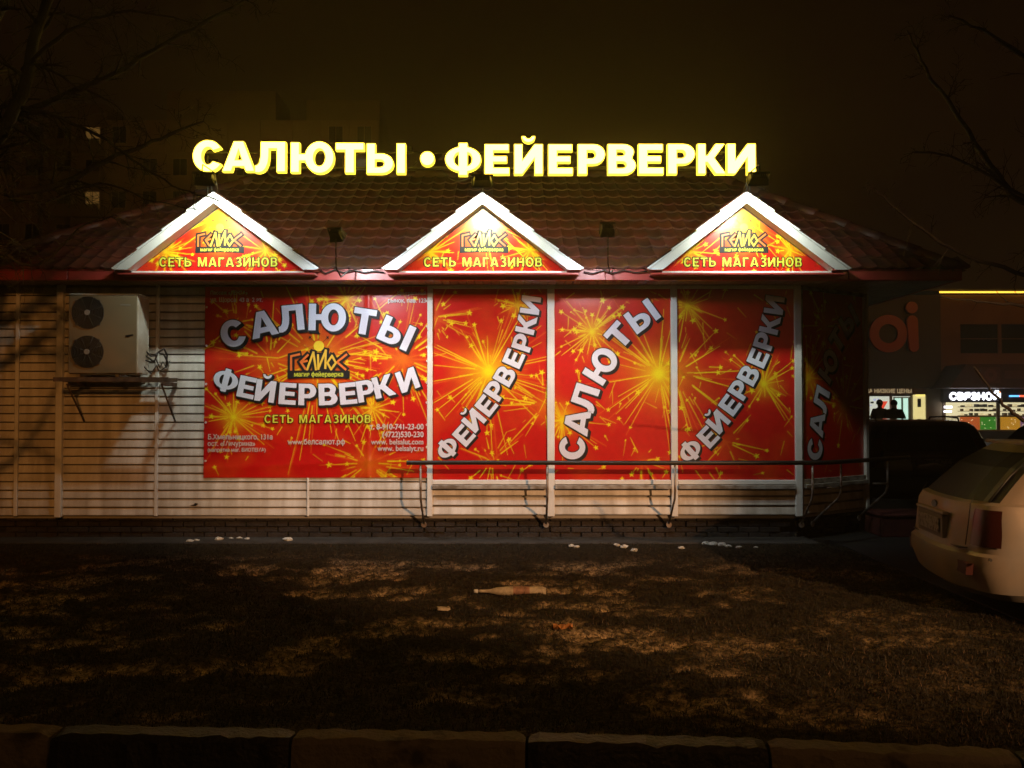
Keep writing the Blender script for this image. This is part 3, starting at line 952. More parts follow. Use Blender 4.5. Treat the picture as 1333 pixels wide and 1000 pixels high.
def word(parent, W_, centers, sizes, angles, name='lettering', depth=-.006, adv=1.0, sh=(.085, -.085), gr=.035):
    """heavy white capitals with a black outline and block shadow, one glyph per centre (x, z in metres)"""
    mb = MB()
    for i, ch in enumerate(W_):
        cx, cz = centers[i]; s = sizes[i] if hasattr(sizes, '__len__') else sizes
        a = math.radians(angles[i]); ca, sa = math.cos(a), math.sin(a); w_ = G[ch][0]
        def fn(x, y, ox=0, oy=0):
            u, v_ = (x - w_ / 2) * s * adv, (y - .5) * s
            return (cx + u * ca - v_ * sa + ox * s, cz + u * sa + v_ * ca + oy * s)
        for k in range(5):
            t = k / 4
            glyph(mb, ch, lambda x, y: fn(x, y, sh[0] * t, sh[1] * t), depth + .0022 - k * .0002 - i * .00001, None, 1, g=gr if k == 0 else gr * .9)
        glyph(mb, ch, lambda x, y: fn(x, y), depth, None, 0)
    return mb.build(name, [ink_w, ink_k], parent, recentre=True)

def tang(cs, extra=None):
    out = []
    for i in range(len(cs)):
        a, b = cs[max(i - 1, 0)], cs[min(i + 1, len(cs) - 1)]
        out.append(math.degrees(math.atan2(b[1] - a[1], b[0] - a[0])))
    return out

# flat strokes for the logo
def stroke(mb, pts, w_, depth, mi, s=1, ox=0, oz=0):
    for k in range(len(pts) - 1):
        a, b = Vector(pts[k]), Vector(pts[k + 1])
        d = (b - a).normalized(); n_ = Vector((-d.y, d.x)) * w_ / 2; e_ = d * w_ * .35
        q = [a - n_ - e_, b - n_ + e_, b + n_ + e_, a + n_ - e_]
        mb.add([(ox + p.x * s, depth - k * .00004, oz + p.y * s) for p in q], [(0, 1, 2, 3)], mi)
LOGO = [  # letter strokes in a box 7.2 wide, 2.2 high: (points, colour index)
    ([(0.1, 0), (0.1, 1.75), (1.15, 2.0)], 2), ([(2.25, 1.9), (1.35, 1.0), (1.95, .1)], 2), ([(1.5, 1.0), (2.15, 1.15)], 2),
    ([(2.15, 0), (2.95, 2.25), (3.3, .0)], 3), ([(3.55, 1.9), (3.6, .1), (4.55, 2.5), (4.5, .2)], 3),
    ([(4.75, .9), (5.35, 1.8), (5.85, .9), (5.25, .05), (4.75, .9)], 3), ([(7.2, 1.95), (6.0, 1.0), (7.1, .05)], 2)]
def logo(parent, cx, cz, w_, sun=True, depth=-.004):
    """sun with pointed rays over angular capitals and a dark ribbon"""
    s = w_ / 7.6; ox, oz = cx - 3.6 * s, cz
    mb = MB()
    for i, (pts, c) in enumerate(LOGO):
        stroke(mb, pts, .88, depth + .001, 1, s, ox, oz)
    for i, (pts, c) in enumerate(LOGO):
        stroke(mb, pts, .27, depth, c, s, ox, oz)
    # ribbon
    n = 16; v = []
    for k in range(n + 1):
        x = -.35 + (8.0) * k / n; bow = .12 * math.sin(math.pi * k / n)
        v += [(ox + x * s, depth - .0006, oz + (-1.15 + bow) * s), (ox + x * s, depth - .0006, oz + (-.12 + bow * .4) * s)]
    mb.add(v, [(2 * k, 2 * k + 2, 2 * k + 3, 2 * k + 1) for k in range(n)], 1)
    text_mb(mb, 'магия фейерверка', cx + .05 * s, oz - .86 * s, .82 * s, depth - .0012, 4, bold=.016 * s * .82, align='CENTER', xs=.86)
    if sun:
        sx, sz, R = ox + 3.65 * s, oz + 3.05 * s, .68 * s
        mb.loops([[(sx + R * math.cos(a * math.pi / 12), sz + R * math.sin(a * math.pi / 12)) for a in range(24)]], depth - .0003, None, 5)
        for k in range(5):
            a = math.pi * k / 4
            d = Vector((math.cos(a), math.sin(a)))
            p0, p1 = Vector((sx, sz)) + d * R * 1.15, Vector((sx, sz)) + d * R * 2.5
            n_ = Vector((-d.y, d.x))
            c_ = 2 if k in (0, 4) else 1
            q = [p0 - n_ * R * .03, p1 - n_ * R * .05, p1 + n_ * R * .05, p0 + n_ * R * .03]
            mb.add([(p.x, depth, p.y) for p in q], [(0, 1, 2, 3)], c_)
            pp = p1 - d * R * .15
            st = []
            for j in range(8):
                aa = a + j * math.pi / 4; rr = R * (.42 if j % 2 == 0 else .13)
                st.append((pp.x + rr * math.cos(aa), pp.y + rr * math.sin(aa)))
            mb.loops([st], depth - .0002, None, c_)
    return mb.build('logo', [ink_w, ink_k, ink_o, ink_a, ink_y, ink_s], parent)

# ---- the wide banner on the siding
def frame_for(x_px0, x_px1, y_top, y_bot, Y):
    a, b = P(x_px0, y_bot, Y), P(x_px1, y_top, Y)
    return a, b.x - a.x, b.z - a.z
BYY = WY - .045
o_, BW, BH = frame_for(264.5, 558.5, 372, 622, BYY)
BH = ZF0 - .03 - o_.z
ban = thing('banner', 'wide red firework banner with two arched words and phone numbers hung on the siding', 'banner', tuple(o_))
S = BW / 294.0                                    # metres per photo pixel on the banner
def bp(px, py): return ((px - 264.5) * S, P(0, py, BYY).z - o_.z)
def cb(cx, cy): return bp(250 + cx / 3.703, 370 + cy / 3.703)
bursts = [(*bp(413, 470), .95, 90, .25), (*bp(413, 470), .50, 0, .75), (*bp(303, 543), .36, 60, 1), (*bp(485, 532), .30, 45, .55), (*bp(523, 468), .60, 80, 0.1),
          (*bp(450, 390), .28, 40, .6), (*bp(480, 604), .55, 60, 0.1), (*bp(350, 470), .55, 30, .05), (*bp(305, 420), .45, 30, .0)]
sheet('printed_sheet', ban, BW, BH, bursts, 21, extra=90, wav=.022)
for k_, (ex_, ey_) in enumerate([(556, y_) for y_ in (392, 425, 452, 470, 498, 524, 553, 582, 606)] + [(267.5, y_) for y_ in (400, 450, 500, 550, 600)]):
    mb = MB(); mb.ring((bp(ex_, ey_)[0], -.006, bp(ex_, ey_)[1]), (0, 1, 0), .005, .013, .004, 12); mb.build('eyelet', frame_m, ban)
c1 = [cb(192, 238), cb(338, 192), cb(472, 163), cb(650, 160), cb(828, 180), cb(985, 236)]
word(ban, 'САЛЮТЫ', c1, [.315, .315, .315, .325, .315, .315], [19, 13, 6, -1, -9, -24])
c2 = [cb(160, 463), cb(262, 497), cb(352, 515), cb(460, 528), cb(555, 532), cb(655, 531), cb(752, 527), cb(838, 515), cb(925, 492), cb(1040, 462)]
word(ban, 'ФЕЙЕРВЕРКИ', c2, .262, [-15, -12, -8, -4, -1, 2, 5, 9, 14, 20])
logo(ban, *bp(414, 481.5), .72)
mb = MB()
x, z = bp(413.5, 551)
m1 = MB()
caps_line((m1, mb), 'СЕТЬ МАГАЗИНОВ', x, z, .105, -.006, 0)
caps_line((m1, mb), 'СЕТЬ МАГАЗИНОВ', x, z, .105, -.0045, 1, bold=.06)
m1.build('lettering', [ink_y, ink_k], ban); mb.build('lettering', [ink_y, ink_k], ban)
mb = MB()
T = lambda s_, px, py, sz, al, xs_=.9, b=.002: text_mb(mb, s_, *bp(px, py), sz, -.006, 0, bold=b, align=al, xs=xs_)
T('ул. Щорса  43 а  2 эт.', 272, 393, .072, 'LEFT'); T('Пассаж «ЛЕНТА»', 272, 383.5, .06, 'LEFT')
T('рынок, пав. 123', 555, 394, .072, 'RIGHT'); T('Центральный', 555, 384, .06, 'RIGHT')
T('т. 8-910-741-23-00', 552, 559, .094, 'RIGHT', .9, .003); T('(4722)530-230', 552, 569, .094, 'RIGHT', .9, .003)
T('www. belsalut.com', 552, 578.5, .092, 'RIGHT'); T('www. belsalyt.ru', 552, 587, .092, 'RIGHT')
T('www.белсалют.рф', 412, 578.5, .092, 'CENTER', .88)
T('Б.Хмельницкого, 131а', 270, 572, .086, 'LEFT', .88); T('ост. «Мичурина»', 270, 580.5, .082, 'LEFT', .88); T('(напротив маг. БИОТЕМА)', 270, 588, .062, 'LEFT', .9)
mb.build('small_lettering', [ink_g], ban)

# ---- posters behind the three front windows
def poster(px0, px1, label, seed, bursts, w_, centers, sizes, origin, angles=None):
    o_, W_, H_ = frame_for(px0, px1, 375, 624.5, WY - .012)
    H_ = ZF0 - .056 - o_.z
    t = thing('window_poster', label, 'poster', tuple(o_), group='firework posters filling the windows')
    sx, sy, k = origin
    f = lambda px, py: ((px - px0) * .009375, P(0, py, WY - .012).z - o_.z)
    bs = [(*f(a, b), R, n, c) for (a, b, R, n, c) in bursts]
    sheet('printed_sheet', t, W_, H_, bs, seed, extra=60)
    cs = [f(sx + a / k, sy + b / k) for a, b in centers]
    word(t, w_, cs, sizes, angles or tang(cs))
    return t
F10 = [18 / 85, 1]
poster(563.6, 712.2, 'red poster with diagonal white word over one big yellow burst, window nearest the banner', 41,
       [(635.5, 484, .66, 90, 1), (673, 397, .3, 40, .55), (563, 414, .34, 40, 0.05), (709, 528, .45, 40, 0.1), (640, 600, .35, 25, 0)],
       'ФЕЙЕРВЕРКИ', [(105, 822), (188, 757), (238, 683), (300, 608), (345, 532), (393, 458), (437, 372), (482, 292), (500, 200), (521, 105)],
       [.225, .235, .235, .235, .235, .235, .235, .235, .235, .235], (555, 370, 3.85), [48, 48, 49, 52, 56, 60, 66, 72, 77, 82])
poster(721.9, 872.6, 'red poster with short diagonal white word between three yellow bursts, middle window', 42,
       [(771, 432, .36, 55, .9), (858, 487, .70, 95, 1), (732, 547, .40, 55, .8), (835, 600, .3, 20, 0)],
       'САЛЮТЫ', [(115, 820), (140, 690), (178, 570), (262, 405), (350, 257), (468, 160)], [.30, .30, .30, .30, .29, .29], (715, 370, 3.85), [88, 80, 72, 58, 48, 36])
poster(881.4, 1033.4, 'red poster with diagonal white word, small burst at its right, last front window', 43,
       [(896, 398, .34, 45, .75), (878, 487, .75, 80, .3), (995, 500, .36, 55, .9), (945, 575, .35, 25, 0)],
       'ФЕЙЕРВЕРКИ', [(110, 835), (200, 765), (250, 690), (310, 605), (358, 528), (405, 455), (452, 370), (483, 285), (513, 200), (535, 105)], .235, (870, 370, 3.85),
       [42, 46, 49, 53, 57, 61, 66, 72, 77, 82])
# ---- poster on the chamfered corner
def on_cham(px, py):
    d = P(px, py, 10.0) - Vector((0, 0, EYE))
    t = (C0 - Vector((0, 0, EYE))).dot(CN) / d.dot(CN)
    q = Vector((0, 0, EYE)) + d * t
    return ((q - C0).dot(CD), q.z)
zc = Zw(624.5) + .001
org = C0 + CD * .072 + CN * .012; org.z = zc
t4 = thing('window_poster', 'dim red poster with slanting word on the angled corner window', 'poster', tuple(org), rotz=CA, group='firework posters filling the windows')
t4s = sheet('printed_sheet', t4, CL - .144, ZF0 - .056 - zc, [(.15, 1.25, .45, 50, .6), (.9, .9, .5, 40, .2), (.5, 1.9, .4, 30, .1)], 44)
cs = []
for px, py in ((92, 702), (101, 600), (118, 500), (148, 362), (182, 258), (230, 180)):
    a, z = on_cham(1030 + px / 3.127, 360 + py / 3.127); cs.append((a - .072, z - zc))
word(t4, 'САЛЮТЫ', cs, .29, [84, 78, 70, 58, 48, 40])

# ---- three triangular boards in the gables
for i, (A, Lx, Rx, zb) in enumerate(gable_geo):
    x0, x1 = Lx.x + .155, Rx.x - .155
    z0 = zb - .001
    y_ = GY + .198
    t = thing('gable_sign', ['triangular yellow and red logo board in the gable above the banner', 'triangular yellow and red logo board in the middle gable under the roof sign dot',
              'triangular yellow and red logo board in the right gable above the corner windows'][i], 'sign', (x0, y_, z0), group='logo boards in the three gables')
    W_, H_ = x1 - x0, A.z - .135 - z0
    ax = A.x - x0
    sheet('printed_board', t, W_, H_, [(ax, .62, .62, 30, .75), (ax, .40, .36, 0, .95), (ax - .62, .24, .25, 45, .7), (ax + .55, .26, .27, 45, .65)], 60 + i, step=.008, tri=(ax, H_), m=gable_m, extra=14)
    logo(t, ax + .01, .305, .54)
    m1, m2 = MB(), MB()
    caps_line((m1, m2), 'СЕТЬ МАГАЗИНОВ', ax, .062, .112, -.006, 0)
    caps_line((m1, m2), 'СЕТЬ МАГАЗИНОВ', ax, .062, .112, -.0045, 1, bold=.075)
    m1.build('lettering', [ink_y, ink_k], t); m2.build('lettering', [ink_y, ink_k], t)

# ================================================================== ROOF SIGN
SY = 11.15
sign_face = emit('sign_face_light', (1.0, 0.64, 0.065), 12.5)
sign_edge = emit('sign_edge_light', (1.0, 0.74, 0.05), 2.4)
LET = [('С', 251, 288.5), ('А', 289.5, 331.5), ('Л', 332, 371.5), ('Ю', 378.5, 434.5), ('Т', 437, 473.5), ('Ы', 477.5, 528), ('•', 546.5, 566), ('Ф', 579.5, 626), ('Е', 631, 663),
       ('Й', 669.5, 706.5), ('Е', 714, 745.5), ('Р', 752.5, 787.5), ('В', 791.5, 827.5), ('Е', 831.5, 863.5), ('Р', 869.5, 904.5), ('К', 908.5, 944.5), ('И', 947, 983.5)]
sg = thing('roof_sign', 'glowing yellow white channel letters of two words with a dot, standing above the tiled roof', 'sign', tuple(P(620, 232, SY)))
def base_y(px): return 222.0 + (px - 250) / 280 * 4.0 if px < 530 else (226.6 if px < 700 else 226.8 - (px - 700) / 290 * .8)
for ch, a, b in LET:
    pa = P(a, base_y((a + b) / 2), SY); pb = P(b, base_y((a + b) / 2) - 38.6, SY)
    wd, ht = pb.x - pa.x, pb.z - pa.z
    mb = MB()
    if ch == '•':
        c = ((pa.x + pb.x) / 2, P(0, 206.5, SY).z); R = wd / 2
        mb.loops([[(c[0] + R * math.cos(k * math.pi / 14), c[1] + R * math.sin(k * math.pi / 14)) for k in range(28)]], SY, SY + .08, 1)
        f = MB(); f.loops([[(c[0] + R * .88 * math.cos(k * math.pi / 14), c[1] + R * .88 * math.sin(k * math.pi / 14)) for k in range(28)]], SY - .004, SY - .001, 0)
        nm = 'dot'
    else:
        gw = G[ch][0]
        fn = lambda x, y: (pa.x + x / gw * wd, pa.z + y * ht)
        glyph(mb, ch, fn, SY, SY + .08, 1, 1, g=.012)
        f = MB(); glyph(f, ch, fn, SY - .004, SY - .001, 0, 0, g=-.012)
        nm = 'letter'
    lo = mb.build(nm, [sign_face, sign_edge], sg, world=True)
    f.build('letter_face', sign_face, lo, world=True)
fr = MB()
zr_ = P(0, 216, SY).z
fr.box(P(253, 0, SY).x, P(983, 0, SY).x, SY + .085, SY + .115, zr_ - .012, zr_ + .012)
zr2 = P(0, 196, SY).z
fr.box(P(253, 0, SY).x, P(983, 0, SY).x, SY + .085, SY + .115, zr2 - .010, zr2 + .010)
fr.build('frame_rail', steel, sg, world=True)
for px in (268, 628, 978):
    x = P(px, 0, SY).x; rz = ZE + (SY + .1 - EY) * math.tan(slope)
    mb = MB(); mb.tube([(x, SY + .13, rz - .02), (x, SY + .13, zr2 + .03)], .012, 6)
    mb.tube([(x, SY + .13, zr_), (x, SY + .62, ZE + (SY + .62 - EY) * math.tan(slope))], .010, 6)
    mb.build('frame_leg', steel, sg, world=True)

rr_w = random.Random(12)
for k in range(9):                      # loose wiring behind the letters
    xa = P(262 + k * 78, 0, SY).x; xb = xa + rr_w.uniform(.35, .6); z1 = zr_ + rr_w.uniform(-.02, .14)
    mb = MB(); mb.tube([(xa + (xb - xa) * t / 8, SY + .125, z1 - .16 * math.sin(math.pi * t / 8) * rr_w.uniform(.8, 1)) for t in range(9)], .006, 5)
    mb.build('wire', rub, sg, world=True)
for px, py in ((533, 194), (309, 217), (761, 219)):
    c = P(px, py, SY + .03); mb = MB(); mb.bbox(c.x - .035, c.x + .035, SY + .03, SY + .084, c.z - .03, c.z + .03, .005); mb.build('junction_box', steel, sg, world=True)

# ================================================================== FLOODLIGHTS
lamp_body = mat('lamp_housing', (0.03, 0.03, 0.028), rough=0.5, metal=0.2)
def lamp_glass(): return emit('lamp_glass_lit', (0.95, 1.0, 0.95), 14)
def floodlight(pos, aim, size, watts, color, label, arm, spread=112):
    t = thing('floodlight', label, 'floodlight', tuple(pos), group='floodlights on the kiosk roof')
    d = (Vector(aim) - Vector(pos)).normalized()
    M = d.to_track_quat('-Z', 'Y').to_matrix().to_4x4()      # lamp faces local -z
    w2, h2 = size
    mb = MB()
    mb.add([M @ Vector(p) for p in [(-w2, -h2, 0), (w2, -h2, 0), (w2, h2, 0), (-w2, h2, 0), (-w2 * .75, -h2 * .7, .085), (w2 * .75, -h2 * .7, .085), (w2 * .75, h2 * .7, .085), (-w2 * .75, h2 * .7, .085)]],
           [(4, 5, 6, 7), (0, 1, 5, 4), (1, 2, 6, 5), (2, 3, 7, 6), (3, 0, 4, 7)])
    for k in range(-3, 4):
        mb.box(k * w2 * .2 - .002, k * w2 * .2 + .002, -h2 * .6, h2 * .6, .083, .105, M=M)
    for s_ in (-1, 1):
        mb.box(s_ * w2 - .006, s_ * w2 + .006, -h2 - .004, h2 + .004, -.012, .006, M=M)
        mb.box(-w2 + .006, w2 - .006, s_ * h2 - .006, s_ * h2 + .006, -.012, .006, M=M)
    hb = mb.build('housing', lamp_body, t)
    g = MB(); g.box(-w2 + .008, w2 - .008, -h2 + .008, h2 - .008, -.004, -.001, M=M); g.build('lamp_glass', lamp_glass(), t)
    b = MB()
    for s_ in (-1, 1): b.box(s_ * (w2 + .008) - .003, s_ * (w2 + .008) + .003, -.014, .014, -.01, .12, M=M)
    b.box(-w2 - .010, w2 + .010, -.014, .014, .118, .124, M=M)
    b.build('bracket', steel, t)
    a = MB(); a.tube([Vector(p) - Vector(pos) for p in arm], .0075, 6); a.build('arm', steel, t)
    l = bpy.data.lights.new('floodlight_beam', 'AREA')
    l.shape = 'RECTANGLE'; l.size = w2 * 1.7; l.size_y = h2 * 1.7; l.energy = watts; l.color = color; l.spread = math.radians(spread)
    lo = bpy.data.objects.new('floodlight_beam', l); COL.objects.link(lo); lo.parent = t
    lo.location = d * .02; lo.rotation_euler = d.to_track_quat('-Z', 'Y').to_euler()
    return t
for px, py, tx, lab, wt in ((440, 309, 470, 'small square floodlight on a bent arm between the left and middle gables', 1.0),
                       (790, 303, 790, 'small square floodlight on a bent arm between the middle and right gables', 0.62)):
    p = P(px, py, 9.75)
    e_ = Vector((Xw(463 if px < 500 else 797, EY), EY - .012, ZF0 + .09))
    floodlight(p, (p.x + (.45 if px < 500 else 0), WY, 1.9), (.072, .062), FLOOD_W * wt, FLOOD_C, lab,
               [p + Vector((0, -.12, -.03)), p + Vector((.0, -.10, -.34)), p + Vector((.03, .02, -.42)), Vector((e_.x - .02, e_.y - .3, e_.z - .03)), e_], spread=125)
for i, (px, py) in enumerate(((267, 236), (628, 239), (986, 236))):
    A = gable_geo[i][0]
    p = P(px, py, 9.86)
    floodlight(p, (A.x, GY + .2, A.z - .62), (.105, .055), APEX_W, APEX_C,
               ['floodlight hanging in front of the left gable peak under the first sign letter', 'floodlight standing over the middle gable peak', 'floodlight leaning out over the right gable peak under the last sign letters'][i],
               [p + Vector((0, -.11, .03)), p + Vector((0, -.08, .16)), p + Vector((0, .3, .17)), Vector((A.x, GY + .2, A.z + .02))])

# loose cable drooping along the eave
cb_ = MB()
pts = []
for px, py in ((414, 352), (424, 357), (436, 352), (447, 356), (462, 353), (474, 356), (488, 354), (500, 356)): pts.append(P(px, py - 1, EY - .05))
cb_.tube(pts, .009, 6)
cb_.build('cable', rub, None, label='black cable lying along the eave between left and middle gables', cat='cable', group='cables along the eave')
cb_ = MB(); pts = [P(px, py - 1, EY - .05) for px, py in ((760, 355), (772, 357), (786, 353), (797, 357), (812, 353), (828, 356), (845, 354))]
cb_.tube(pts, .008, 6)
cb_.build('cable', rub, None, label='black cable lying along the eave between middle and right gables', cat='cable', group='cables along the eave')

# ================================================================== AIR CONDITIONER
acm = mat('beige_metal_case', (0.60, 0.60, 0.54), rough=0.45, var=0.25, vscale=4, dirt=(0.42, 0.36, 0.27))
acd = mat('fan_grille', (0.022, 0.021, 0.02), rough=0.5)
a0, a1 = P(88, 487, 10.76), P(179, 382, 10.76)
ax0, ax1, az0, az1, ay0, ay1 = a0.x, a1.x, a0.z, a1.z, 10.76, 11.12
ac = thing('air_conditioner', 'beige twin fan outdoor air conditioner unit on the siding beside the banner', 'air conditioner', ((ax0 + ax1) / 2, (ay0 + ay1) / 2, az0))
mb = MB()
mb.bbox(ax0, ax1, ay0 + .02, ay1, az0, az1 - .02, .012)
mb.bbox(ax0 - .004, ax1 + .004, ay0 + .012, ay1 + .004, az1 - .022, az1 + .002, .006)
mb.build('case', acm, ac, world=True)
fx = P(119, 0, 10.76).x; R = .19
fz = (P(0, 407, 10.76).z, P(0, 458, 10.76).z)
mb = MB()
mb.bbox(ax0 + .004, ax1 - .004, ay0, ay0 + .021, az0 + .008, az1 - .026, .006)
mb.build('front_panel', mat('shaded_beige_panel', (0.20, 0.165, 0.10), rough=0.5, var=0.3, vscale=5, dirt=(0.22, 0.17, 0.10)), ac, world=True)  # front coloured darker than the case to carry the shade on it
for z in fz:
    mb = MB(); mb.disc((fx, ay0 + .004, z), (0, 1, 0), R, .014, 40)
    g = mb.build('fan_guard', acd, ac, world=True)
    mb = MB()
    for k in range(9): mb.ring((fx, ay0 - .010, z), (0, 1, 0), R * (.22 + k * .093), R * (.22 + k * .093) + .0035, .004, 32)
    for k in range(8):
        a = k * math.pi / 4 + .4
        mb.tube([(fx + math.cos(a) * .03, ay0 - .012, z + math.sin(a) * .03), (fx + math.cos(a) * R, ay0 - .012, z + math.sin(a) * R)], .0025, 4)
    for k in range(4):
        a = k * math.pi / 2 + .8
        mb.box(fx + math.cos(a) * R - .012, fx + math.cos(a) * R + .012, ay0 - .012, ay0 + .002, z + math.sin(a) * R - .012, z + math.sin(a) * R + .012)
    mb.build('wire_grille', mat('grille_wire', (.07, .065, .06), rough=.4), g, world=True)
    mb = MB(); mb.disc((fx, ay0 - .016, z), (0, 1, 0), .032, .008, 16); mb.build('hub', mat('hub_grey', (.3, .29, .27), rough=.5), g, world=True)
mb = MB(); bx, bz = P(168, 434, 10.75).x, P(0, 437, 10.75).z
mb.prism([(bx - .045, bz - .012), (bx - .02, bz - .02), (bx + .02, bz - .004), (bx + .045, bz + .002), (bx + .045, bz + .016), (bx + .0, bz + .012), (bx - .045, bz + .004)], ay0 - .006, ay0 - .001, 'xz')
mb.build('nameplate', ink_k, ac, world=True)
mb = MB(); bx, bz = P(167, 0, 10.75).x, P(0, 397, 10.75).z
mb.box(bx - .06, bx + .06, ay0 - .003, ay0 - .0005, bz - .006, bz + .006); mb.build('maker_plate', mat('grey_plate', (.3, .28, .23), rough=.5), ac, world=True)
for px in (108, 158):
    x = P(px, 0, 10.8).x
    mb = MB(); mb.bbox(x - .022, x + .022, ay0 + .03, ay1 - .03, az0 - .035, az0 - .001, .004); mb.build('foot', galv, ac, world=True)
br = thing('wall_bracket', 'rusty grey steel bracket under the outdoor air conditioner unit', 'bracket', (P(145, 0, 10.8).x, WY, az0 - .08))
zb_ = az0 - .037
x0, x1 = P(74, 0, 10.74).x, P(222, 0, 10.74).x
rust = mat('rusty_angle', (0.13, 0.085, 0.06), rough=0.7, metal=0.2, var=0.5, vscale=14)
for yy in (ay0 + .0, ay1 - .05):
    mb = MB(); mb.box(x0, x1, yy, yy + .045, zb_ - .006, zb_); mb.box(x0, x1, yy, yy + .005, zb_ - .05, zb_ - .0061); mb.build('cross_bar', rust, br, world=True)
for px in (92, 214):
    x = P(px, 0, 10.8).x
    mb = MB(); mb.box(x - .02, x + .02, ay0 + .006, WY - .02, zb_ - .056, zb_ - .0505); mb.box(x + .0151, x + .02, ay0 + .05, WY - .02, zb_ - .1, zb_ - .057); mb.build('arm', rust, br, world=True)
    mb = MB(); mb.tube([(x, ay0 + .06, zb_ - .08), (x, WY - .03, zb_ - .52)], .012, 6); mb.build('strut', rust, br, world=True)
pp = MB()
rr = random.Random(4)
for k in range(4):
    q = [Vector((ax1 - .02, ay1 - .08 - k * .03, az0 + .30 - k * .06))]
    for j in range(5): q.append(Vector((ax1 + .05 + .035 * j + rr.uniform(-.02, .02), ay1 - .05 + .04 * j * .6, az0 + .28 - k * .07 + rr.uniform(-.07, .07))))
    q.append(Vector((ax1 + .14 + .02 * k, WY - .01, az0 + .05 + .05 * k)))
    qs = []
    for j in range(len(q) - 1):
        for t_ in range(4): qs.append(q[j].lerp(q[j + 1], t_ / 4))
    pp.tube(qs, .011 if k < 2 else .007, 6)
pp.build('pipe', rub, ac, world=True)
for px, w_, m in ((258, 10, 0), ):
    mb = MB(); x, z = Xw(px - 3), Zw(657); mb.prism([(x - .05, z - .006), (x + .02, z - .012), (x + .05, z + .014), (x + .01, z + .02), (x - .0, z + .004)], WY - .03, WY - .016, 'xz')
    mb.build('scuff_mark', ink_k, kiosk, world=True)

# ================================================================== RAILING
ra = thing('railing', 'black topped ramp railing on bent grey posts in front of the poster windows', 'railing', (Xw(800), WY - .45, 0))
RYY = WY - .45
RZ = P(0, 602.5, RYY).z
rx0 = P(531, 0, RYY).x
corner = Vector((XR + .18, RYY, RZ))
end = C1 + CN * .45 + CD * .25; end.z = RZ
def rail(zz, r, m, nm, xs=rx0):
    mb = MB(); c1 = Vector((corner.x - .12, RYY, zz)); c2 = Vector((corner.x, RYY, zz)) + CD * .12
    mid = Vector((corner.x - .01, RYY + .018, zz))
    mb.tube([(xs, RYY, zz), (xs + .01, RYY, zz), (-.5, RYY, zz + .002), (1.5, RYY, zz - .003), c1, mid, c2, Vector((end.x, end.y, zz))], r, 10)
    mb.build(nm, m, ra, world=True)
rail(RZ, .027, rub, 'handrail')
def rpost(p, n_, L=.45):
    """vertical, then bending back to the plinth"""
    a = Vector((p.x, p.y, RZ - .02)); b = Vector((p.x, p.y, .60)); c = Vector((p.x, p.y, .52)) - n_ * .03
    d = Vector((p.x, p.y, .17)) - n_ * (L - .0)
    mb = MB(); mb.tube([a, b, c, d], .0135, 8)
    pl_ = d + n_ * .012
    mb.disc(d + n_ * .02, n_, .035, .008, 12)
    mb.build('post', galv, ra, world=True)
for px in (549, 712, 876): rpost(Vector((P(px, 0, RYY).x, RYY, 0)), Vector((0, -1, 0)))
rpost(Vector((corner.x - .14, RYY, 0)), Vector((0, -1, 0)))
for t_ in (.33, 1.32):
    q = corner + CD * t_; rpost(Vector((q.x, q.y, 0)), CN, .42)
a = corner + CD * .06; b = corner + CD * .33; c = corner + CD * 1.32
for p, q in ((a, b), (corner + CD * 1.0, c)):
    mb = MB(); mb.tube([(p.x, p.y, .655), (q.x, q.y, .64)], .012, 6); mb.build('mid_rail', galv, ra, world=True)

# low dark red block at the corner
redb = mat('dark_red_block', (0.10, 0.018, 0.014), rough=0.7, var=0.5, vscale=5, bump=0.5)
q = P(1166, 0, 11.75)
st = thing('red_block', 'low dark red painted block at the corner of the kiosk beside the white hatchback', 'block', (q.x, 11.9, -0.03))
mb = MB(); mb.bbox(q.x - .30, q.x + .35, 11.62, 12.2, -.04, .22, .02); mb.build('base', redb, st, world=True)
mb = MB(); mb.bbox(q.x - .32, q.x + .37, 11.60, 12.22, .221, .26, .012); mb.build('coping', redb, st, world=True)

# ================================================================== LITTER ON THE LAWN
lit_w = mat('litter_white', (0.60, 0.62, 0.58), rough=0.8, var=0.3, vscale=40)
lit_o = mat('litter_orange', (0.50, 0.22, 0.06), rough=0.7, var=0.4, vscale=30)
lit_t = mat('litter_tan', (0.42, 0.36, 0.24), rough=0.6, var=0.4, vscale=30)
def gpt(px, py):
    """where the ray through a pixel meets the ground"""
    d = P(px, py, 1.0) - Vector((0, 0, EYE)); t = -EYE / d.z
    q = Vector((0, 0, EYE)) + d * t; q.z = float(ground_z(np.array([q.x]), np.array([q.y]))[0]); return q
def lump(q, r, seed, flat=.6):
    rr = random.Random(seed); mb = MB()
    v, n, m_ = [], 8, 5
    for j in range(m_ + 1):
        th = math.pi * j / m_
        for k in range(n):
            ph = 2 * math.pi * k / n; s = r * rr.uniform(.65, 1.2)
            v.append((q.x + s * 1.4 * math.sin(th) * math.cos(ph), q.y + s * math.sin(th) * math.sin(ph), q.z + r * flat * .7 + s * flat * math.cos(th)))
    f = [(j * n + k, j * n + (k + 1) % n, (j + 1) * n + (k + 1) % n, (j + 1) * n + k) for j in range(m_) for k in range(n)]
    mb.add(v, f, 0, False); return mb
